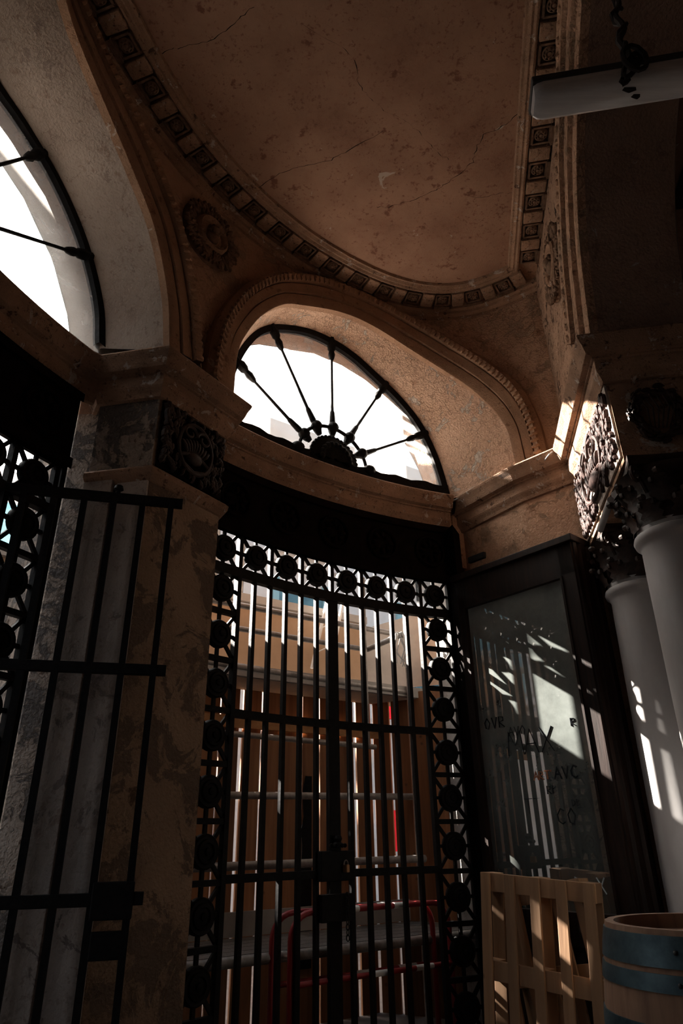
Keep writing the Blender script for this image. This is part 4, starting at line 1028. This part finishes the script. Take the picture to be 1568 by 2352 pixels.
struct(mb.build('trim_11', M['frame'], origin=(0, 0, 0)))
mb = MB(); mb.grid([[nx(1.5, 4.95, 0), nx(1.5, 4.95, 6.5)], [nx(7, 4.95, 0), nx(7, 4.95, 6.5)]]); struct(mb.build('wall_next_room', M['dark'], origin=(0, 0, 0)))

# ------------------------------------------------------------------ outside
struct(MB().box((-8, 22, -.12), (70, 50, .1)).build('ground', M['road']))
u1 = Vector((math.sin(math.radians(55)), math.cos(math.radians(55)))); w1 = Vector((-u1.y, u1.x))       # along / away
Hp = Vector((-.108, 6.2))
def hl(s, off, z): q = Hp+u1*s+w1*off; return Vector((q.x, q.y, z))
def s_at(px, py, off=0):
    A_ = Hp+w1*off; P = on_line(px, py, A_, u1); return (P.to_2d()-A_).dot(u1), P.z
ORD = ['first', 'second', 'third', 'fourth', 'fifth', 'sixth', 'seventh', 'eighth', 'ninth', 'tenth', 'eleventh', 'twelfth', 'thirteenth', 'fourteenth', 'fifteenth', 'sixteenth', 'seventeenth', 'eighteenth', 'nineteenth', 'twentieth', 'twenty-first', 'twenty-second', 'twenty-third']
# boards: one is built, the others are copies
bw = .165
b0 = MB().box((0, 0, 1.22), (bw, .024, 2.44)).build('fence_board', M['board'], origin=(0, 0, 0), bevel=.002)
tag(b0, 'reddish larch board upright in the hoarding beyond the middle gate', 'board', 'hoarding boards facing the gate')
rotb = math.atan2(u1.y, u1.x); r = random.Random(11)
s_c, _ = s_at(850, 1700)
k = 0; s = s_c-bw/2; first = True
while s > s_c-3.1:
    o = b0 if first else b0.copy()
    if not first: COL.objects.link(o)
    first = False; p = hl(s, 0, 0); o.location = (p.x, p.y, -.02); o.rotation_euler = (0, r.uniform(-.004, .004), rotb+r.uniform(-.03, .03))
    o['label'] = ('reddish larch hoarding board, '+ORD[k]+' left of the hoarding corner')
    s -= bw+(.020 if k % 3 else .030)+r.uniform(-.007, .006); k += 1
# return of the hoarding toward the building
rc = hl(s_c+.02, 0, 0).to_2d(); ru = Vector((math.sin(math.radians(118)), math.cos(math.radians(118))))
for k in range(4):
    o = b0.copy(); COL.objects.link(o); p = rc+ru*(.1+k*.19); o.location = (p.x, p.y, -.02); o.rotation_euler = (0, 0, math.atan2(ru.y, ru.x)+r.uniform(-.03, .03))
    o['group'] = 'return boards beside the right jamb'; o['label'] = 'upright board of the short hoarding return, '+ORD[k]+' from the corner'
# taller post boards by the right jamb
for k, (x, y, zt) in enumerate(((1.02, 6.55, 2.75), (.86, 6.45, 2.35))):
    tag(MB().box((x, y, zt/2), (.10, .07, zt), Matrix.Rotation(.6, 3, 'Z')).build('timber_post', M['board'], bevel=.003), ('tall square timber post sunlit beside the right jamb', 'shorter timber post just left of the tall one at the right jamb')[k], 'post')
# horizontal rail of the hoarding
s0, z0 = s_at(500, 1640, -.05); s1, z1 = s_at(975, 1692, -.05)
tag(MB().bar(hl(s_c-3.4, -.05, (z0+z1)/2-.03), hl(s_c+.05, -.05, (z0+z1)/2-.03), .04, .09).build('timber_rail', M['boardh'], bevel=.003), 'pale horizontal timber rail nailed across the hoarding boards', 'rail')
# black cloth strip on the boards
s0, _ = s_at(705, 1800, -.03)
mb = MB(); rows = []
for k in range(14):
    z = .35+1.35*k/13; ww = .02+.055*(1-k/13)+.012*math.sin(k*2.3); rows.append([hl(s0-ww, -.02, z), hl(s0+.05, -.025, z)])
mb.grid(rows); o = mb.build('tarp_strip', M['iron']); md = o.modifiers.new('thick', 'SOLIDIFY'); md.thickness = .004; tag(o, 'torn black strip hanging on the hoarding left of the gate centre', 'tarp')
# plywood fascia above the scaffold deck
s_u, _ = s_at(838, 1500, .02)
_, zt = s_at(640, 1394, .0); _, zb_ = s_at(640, 1560, .0)
pf = [hl(s_u-3.6, .0, 0), hl(s_u, .0, 0)]
T = thing('plywood_fascia', hl(s_u-1.2, 0, zb_), 'tan plywood sheeting above the scaffold deck outside', 'hoarding panel')
mb = MB(); mb.bar(hl(s_u-3.6, .02, (zb_+zt)/2), hl(s_u, .02, (zb_+zt)/2), .025, zt-zb_); mb.build('sheet', M['ply'], T)
MB().bar(hl(s_u-3.6, .0, zt+.02), hl(s_u, .0, zt+.02), .06, .07).build('capping', M['grey'], T)
tag(MB().add([hl(s_u+.01, .0, zb_), hl(s_u+.01, -.0, zt-.05), hl(s_u+1.0, -.55, zt+.30), hl(s_u+1.0, -.55, zb_+.1), hl(s_u+.01, .03, zb_), hl(s_u+.01, .03, zt-.05), hl(s_u+1.0, -.52, zt+.30), hl(s_u+1.0, -.52, zb_+.1)], [(0, 1, 2, 3), (7, 6, 5, 4), (0, 4, 5, 1), (1, 5, 6, 2), (2, 6, 7, 3), (3, 7, 4, 0)]).build('return_panel', M['grey']), 'grey panel angled back to the building at the right of the tan plywood', 'hoarding panel')
# scaffold tubes on a nearer line
so = -.42
def tube_px(pxa, pxb, off, label, rr=.024, name='scaffold_tube', grp='scaffold tubes'):
    sa, za = s_at(*pxa, off); sb_, zb2 = s_at(*pxb, off)
    tag(MB().tube([hl(sa, off, za), hl(sb_, off, zb2)], rr, 14).build(name, M['steel'], smooth=True), label, 'scaffold tube', grp)
tube_px((430, 1368), (938, 1462), so, 'uppermost guard tube along the top of the tan plywood')
tube_px((430, 1424), (840, 1492), so, 'second scaffold tube crossing the middle of the tan plywood', .022)
tube_px((430, 1514), (935, 1592), so, 'thick scaffold tube along the deck edge under the plywood', .030)
tube_px((430, 1676), (862, 1716), -.30, 'scaffold tube just under the pale timber rail', .022)
tube_px((430, 1826), (952, 1830), -.36, 'level scaffold tube across the boards above eye line', .026)
tube_px((430, 1994), (975, 1972), -.50, 'scaffold tube behind the lock box', .028)
# upright and knee brace
sa, _ = s_at(838, 1500, so-.02)
tag(MB().tube([hl(sa, so-.02, 1.9), hl(sa, so-.02, 3.4)], .018, 12).build('scaffold_tube', M['steel'], smooth=True), 'upright scaffold tube at the corner of the tan plywood', 'scaffold tube', 'scaffold tubes')
sa, _ = s_at(933, 1560, so-.02)
tag(MB().tube([hl(sa, so-.05, .0), hl(sa, so-.05, 3.6)], .022, 12).build('scaffold_tube', M['steel'], smooth=True), 'upright scaffold tube near the right end of the gate', 'scaffold tube', 'scaffold tubes')
sa, za = s_at(843, 1492, so); sb_, zb2 = s_at(925, 1456, so-.35)
tag(MB().tube([hl(sa, so, za), hl(sb_, so-.35, zb2)], .024, 12).build('scaffold_tube', M['steel'], smooth=True), 'short scaffold tube rising to the right from the plywood corner', 'scaffold tube', 'scaffold tubes')
# white frayed strap
r = random.Random(4); mb = MB(); sb_, zb2 = s_at(915, 1462, so-.35); c = hl(sb_, so-.36, zb2)
for k in range(7): mb.tube([c+Vector((.01*k-.03, 0, .03)), c+Vector((r.uniform(-.07, .07), 0, -.10-.05*r.random())), c+Vector((r.uniform(-.12, .10), 0, -.22-.06*r.random()))], .005, 5)
tag(mb.build('frayed_strap', M['cream'], smooth=True), 'white frayed strap knotted on the scaffold tube near the right jamb', 'strap')
# white stepladder legs
def lad(pa_, pb_, off): sa, za = s_at(*pa_, off); sb_, zb2 = s_at(*pb_, off); return hl(sa, off, za), hl(sb_, off, zb2)
T = thing('ladder', hl(s_at(745, 1400, -.2)[0], -.2, 2.3), 'pale metal ladder leaning behind the upper scaffold tubes', 'ladder')
for q in (((752, 1375), (716, 1535)), ((786, 1385), (757, 1540))): a_, b_ = lad(*q, -.15); MB().bar(a_, b_, .03, .02).build('rail', M['cream'], T)
for q in (((732, 1445), (768, 1428)), ((728, 1498), (762, 1482))): a_, b_ = lad(*q, -.15); MB().tube([a_, b_], .006, 6).build('rung', M['cream'], T)
# upper deck
_, zd = s_at(640, 1560, so); T = thing('scaffold_deck', hl(s_u-1.5, so/2, zd), 'upper scaffold deck seen from below under the tan plywood', 'scaffold deck')
MB().add([hl(s_u-3.4, so-.0, zd-.02), hl(s_u+.3, so-.0, zd-.02), hl(s_u+.3, 0, zd-.02), hl(s_u-3.4, 0, zd-.02), hl(s_u-3.4, so-.0, zd+.03), hl(s_u+.3, so-.0, zd+.03), hl(s_u+.3, 0, zd+.03), hl(s_u-3.4, 0, zd+.03)], [(0, 3, 2, 1), (4, 5, 6, 7), (0, 1, 5, 4), (1, 2, 6, 5), (2, 3, 7, 6), (3, 0, 4, 7)]).build('deck_plate', M['grey'], T)
MB().bar(hl(s_u-3.4, so-.01, zd+.03), hl(s_u+.32, so-.01, zd+.03), .02, .09).build('edge_board', M['grey'], T)
# lower deck with wet metal plates
T = thing('scaffold_deck', hl(-.6, -.55, .6), 'low metal scaffold deck behind the middle gate, glinting with sun', 'scaffold deck')
sa, za = s_at(440, 2185, -.95); sb_, zb2 = s_at(965, 2140, -.95)
zl0 = .62
for k in range(5):
    o0, o1 = -.98+.145*k, -.98+.145*(k+1)-.008; x0, x1 = -1.75, .86
    vs = [hl(x0, o0, zl0-.03), hl(x1, o0, zl0-.03), hl(x1, o1, zl0-.03), hl(x0, o1, zl0-.03), hl(x0, o0, zl0), hl(x1, o0, zl0), hl(x1, o1, zl0), hl(x0, o1, zl0)]
    MB().add(vs, [(0, 3, 2, 1), (4, 5, 6, 7), (0, 1, 5, 4), (1, 2, 6, 5), (2, 3, 7, 6), (3, 0, 4, 7)]).build('deck_plate', M['alu'], T)
MB().tube([hl(-1.75, -1.0, zl0-.03), hl(.86, -1.0, zl0-.03)], .03, 12).build('edge_tube', M['steel'], T, smooth=True)
MB().bar(hl(-1.9, -.26, zl0+.08), hl(.75, -.26, zl0+.08), .02, .15).build('toe_board', M['grey'], T)
# red and white crowd barriers
def barrier(s0, s1, off, zt, label):
    T = thing('crowd_barrier', hl((s0+s1)/2, off, 0), label, 'barrier', 'red barriers outside the gate')
    R_ = .14; pts = [hl(s0, off, .05), hl(s0, off, zt-R_)]+[hl(s0+R_*(1-math.cos(t)), off, zt-R_+R_*math.sin(t)) for t in [k*math.pi/12 for k in range(1, 7)]]
    pts += [hl(s1-R_*(1-math.cos(t)), off, zt-R_+R_*math.sin(t)) for t in [k*math.pi/12 for k in range(6, 0, -1)]]+[hl(s1, off, zt-R_), hl(s1, off, .05)]
    MB().tube(pts, .018, 10).build('frame_tube', M['red'], T, smooth=True)
    for z in (zt-.36, zt-.72): MB().tube([hl(s0, off, z), hl(s1, off, z)], .016, 10).build('rail', M['red'], T, smooth=True)
    for x in (.30, .62): MB().tube([hl(lerp(s0, s1, x), off, zt), hl(lerp(s0, s1, x)+.12, off, zt)], .0195, 10).build('white_band', M['cream'], T, smooth=True)
    for x in (.45, .75): MB().tube([hl(lerp(s0, s1, x), off, zt-.36), hl(lerp(s0, s1, x)+.15, off, zt-.36)], .0175, 10).build('white_band', M['cream'], T, smooth=True)
sa, za = s_at(622, 2120, -1.0); sb_, zb2 = s_at(985, 2075, -1.0)
barrier(sa, sb_, -1.02, (za+zb2)/2+.03, 'nearer red and white barrier standing behind the middle gate')
barrier(sa+.08, sb_+.08, -1.10, (za+zb2)/2+.03, 'second red barrier nested against the first, slightly to the right')
# posters and planting beyond the boards
for nm_, a_, b_, z0, z1, mt_, off, lb_, ct_ in (('advertising_sign', -2.9, -1.0, 2.45, 2.66, 'redp', .9, 'red street sign glimpsed through gaps high at the left of the boards', 'sign'), ('advertising_sign', 1.35, 2.0, 2.42, 2.66, 'redp', .9, 'red street sign seen through the gaps near the corner of the hoarding', 'sign'),
        ('poster_panel', -1.5, -1.15, 1.1, 1.55, 'pink', 1.1, 'violet poster showing between boards left of the gate centre', 'poster'), ('poster_panel', -2.3, -1.9, 1.15, 1.5, 'redp', 1.1, 'red poster showing between boards at the far left', 'poster'), ('poster_panel', 1.3, 1.7, 1.1, 1.5, 'redp', 1.1, 'red poster showing between boards near the hoarding corner', 'poster')):
    tag(MB().bar(hl(a_, off, (z0+z1)/2), hl(b_, off, (z0+z1)/2), .03, z1-z0).build(nm_, M[mt_]), lb_, ct_)
mb = MB(); r = random.Random(8)
for k in range(500): mb.blob(hl(r.uniform(-3.6, -1.4), 1.6+r.uniform(-.2, .2), r.uniform(1.6, 2.3)), (.05, .03, .04), Matrix.Rotation(r.random()*3, 3, 'Y'), 5, 3)
for x in (-3.2, -2.5, -1.8): mb.tube([hl(x, 1.6, 0), hl(x, 1.6, 1.6)], .03, 6)
tag(mb.build('ivy_hedge', M['leafy']), 'mottled hedge showing through the gaps left of the gate centre', 'hedge')
# houses across the street
def fbox(T, nm_, P, dv_, s0, s1, z0, z1, off0, off1, mt_):
    nv = Vector((dv_.y, -dv_.x))
    if nv.dot(-P) < 0: nv = -nv
    def f(s, o, z): q = P+dv_*s+nv*o; return Vector((q.x, q.y, z))
    vs = [f(s0, off0, z0), f(s1, off0, z0), f(s1, off1, z0), f(s0, off1, z0), f(s0, off0, z1), f(s1, off0, z1), f(s1, off1, z1), f(s0, off1, z1)]
    return MB().add(vs, [(0, 3, 2, 1), (4, 5, 6, 7), (0, 1, 5, 4), (1, 2, 6, 5), (2, 3, 7, 6), (3, 0, 4, 7)]).build(nm_, M[mt_], T)
def house(P, dv_, L_, Hh, label, wins, loc):
    T = thing('town_house', (loc.x, loc.y, 0), label, 'building')
    fbox(T, 'facade', P, dv_, 0, L_, 0, Hh, -.6, 0, 'white')
    for z in (3.3, 6.6, 9.6): fbox(T, 'string_course', P, dv_, 0, L_, z, z+.22, 0, .14, 'white')
    for s0, s1, z0, z1, kind in wins:
        w = fbox(T, 'window', P, dv_, s0, s1, z0, z1, .02, .05, 'blue')
        fbox(w, 'surround', P, dv_, s0-.14, s0, z0, z1+.14, .02, .09, 'paleblue'); fbox(w, 'surround', P, dv_, s1, s1+.14, z0, z1+.14, .02, .09, 'paleblue')
        fbox(w, 'mullion', P, dv_, (s0+s1)/2-.04, (s0+s1)/2+.04, z0, z1, .05, .08, 'paleblue')
        if kind:
            nv = Vector((dv_.y, -dv_.x)); nv = nv if nv.dot(-P) > 0 else -nv
            mb = MB()
            def f(s, o, z): q = P+dv_*s+nv*o; return Vector((q.x, q.y, z))
            mb.bar(f(s0-.2, .4, z0+.95), f(s1+.2, .4, z0+.95), .05, .05); mb.bar(f(s0-.2, .4, z0+.08), f(s1+.2, .4, z0+.08), .05, .05)
            k = int((s1-s0+.4)/.12)
            for j in range(k+1):
                s = s0-.2+j*.12; mb.bar(f(s, .4, z0+.08), f(s, .4, z0+.95), .018, .018)
                if j < k: mb.tube([f(s+.06+.05*math.cos(t), .4, z0+.78+.09*math.sin(t)) for t in [2*math.pi*q/8 for q in range(9)]], .009, 4, False)
            mb.build('balcony_railing', M['blue'] if kind == 1 else M['grey'], w); fbox(w, 'balcony_slab', P, dv_, s0-.25, s1+.25, z0-.12, z0, .0, .45, 'white')
    return T
u3 = u1
Pf = Vector((-4.9, 10.9))
wins = [(s, s+1.1, z, z+2.5, 1) for s in (1.0, 4.3, 7.6, 10.9, 14.2, 17.5) for z in (3.6, 6.9)]+[(s, s+1.2, .3, 2.7, 0) for s in (1.0, 4.3, 7.6, 10.9)]
house(Pf, u3, 21, 10.2, 'white town house with teal shutters and balconies beyond the middle gate', wins, Pf)
Pf3 = Vector((-9.6, -3.0)); dv3 = Vector((.2, 1)).normalized()
house(Pf3, dv3, 11.6, 9.4, 'tall pale town house at the far left, shading the left gate', [(s, s+1.2, z, z+2.4, 2) for s in (1, 4, 7) for z in (3.7, 7.0)], Pf3)
Pf2 = Vector((-13.5, 9.5)); dv2 = Vector((6, 6.5)).normalized()
house(Pf2, dv2, 8.6, 9.4, 'sunlit cream town house beyond the left gate and left fan window', [(s, s+1.2, z, z+2.4, 2) for s in (1, 3.9, 6.8) for z in (3.7, 6.6)], Pf2)

# added out-of-view boards that block and stripe the sun through the fan window
T = thing('sun_blocker', (-1.95, 6.5, 4.5), 'unseen timber boards added high outside to block sun through the fan window', 'sun blocker')
gd = Vector((.545, .839)).normalized(); gc = Vector((-1.55, 6.95)); w0 = gc.dot(gd)
def gq(w, z): q = gc+gd*(w-w0); return Vector((q.x, q.y, z))
for z, h_ in ((4.85, .24), (5.10, .24), (5.35, .24), (5.60, .24), (5.85, .24), (6.08, .20), (6.36, .06), (6.52, .05)): MB().bar(gq(4.70, z), gq(5.65, z), .03, h_).build('blocker_board', M['boardh'], T)
for w_ in (5.25, 5.7): MB().tube([gq(w_, 0)+Vector((-.05, .02, 0)), gq(w_, 6.6)+Vector((-.05, .02, 0))], .024, 10).build('upright', M['steel'], T, smooth=True)
g2 = Vector((-2.34, 6.13))  # second added set, keeps fan-window sun off the nearer column
for z in (5.65, 5.85, 6.05, 6.20): MB().bar(Vector((g2.x-.545*.42, g2.y-.839*.42, z)), Vector((g2.x+.545*.4, g2.y+.839*.4, z)), .03, .19 if z < 6.2 else .1).build('blocker_board', M['boardh'], T)
MB().tube([(g2.x-.1, g2.y-.05, 0), (g2.x-.1, g2.y-.05, 6.6)], .024, 10).build('upright', M['steel'], T, smooth=True)
MB().tube([(g2.x-.1, g2.y-.05, 6.3), (-1.6, 6.97, 6.3)], .024, 10).build('ledger', M['steel'], T, smooth=True)
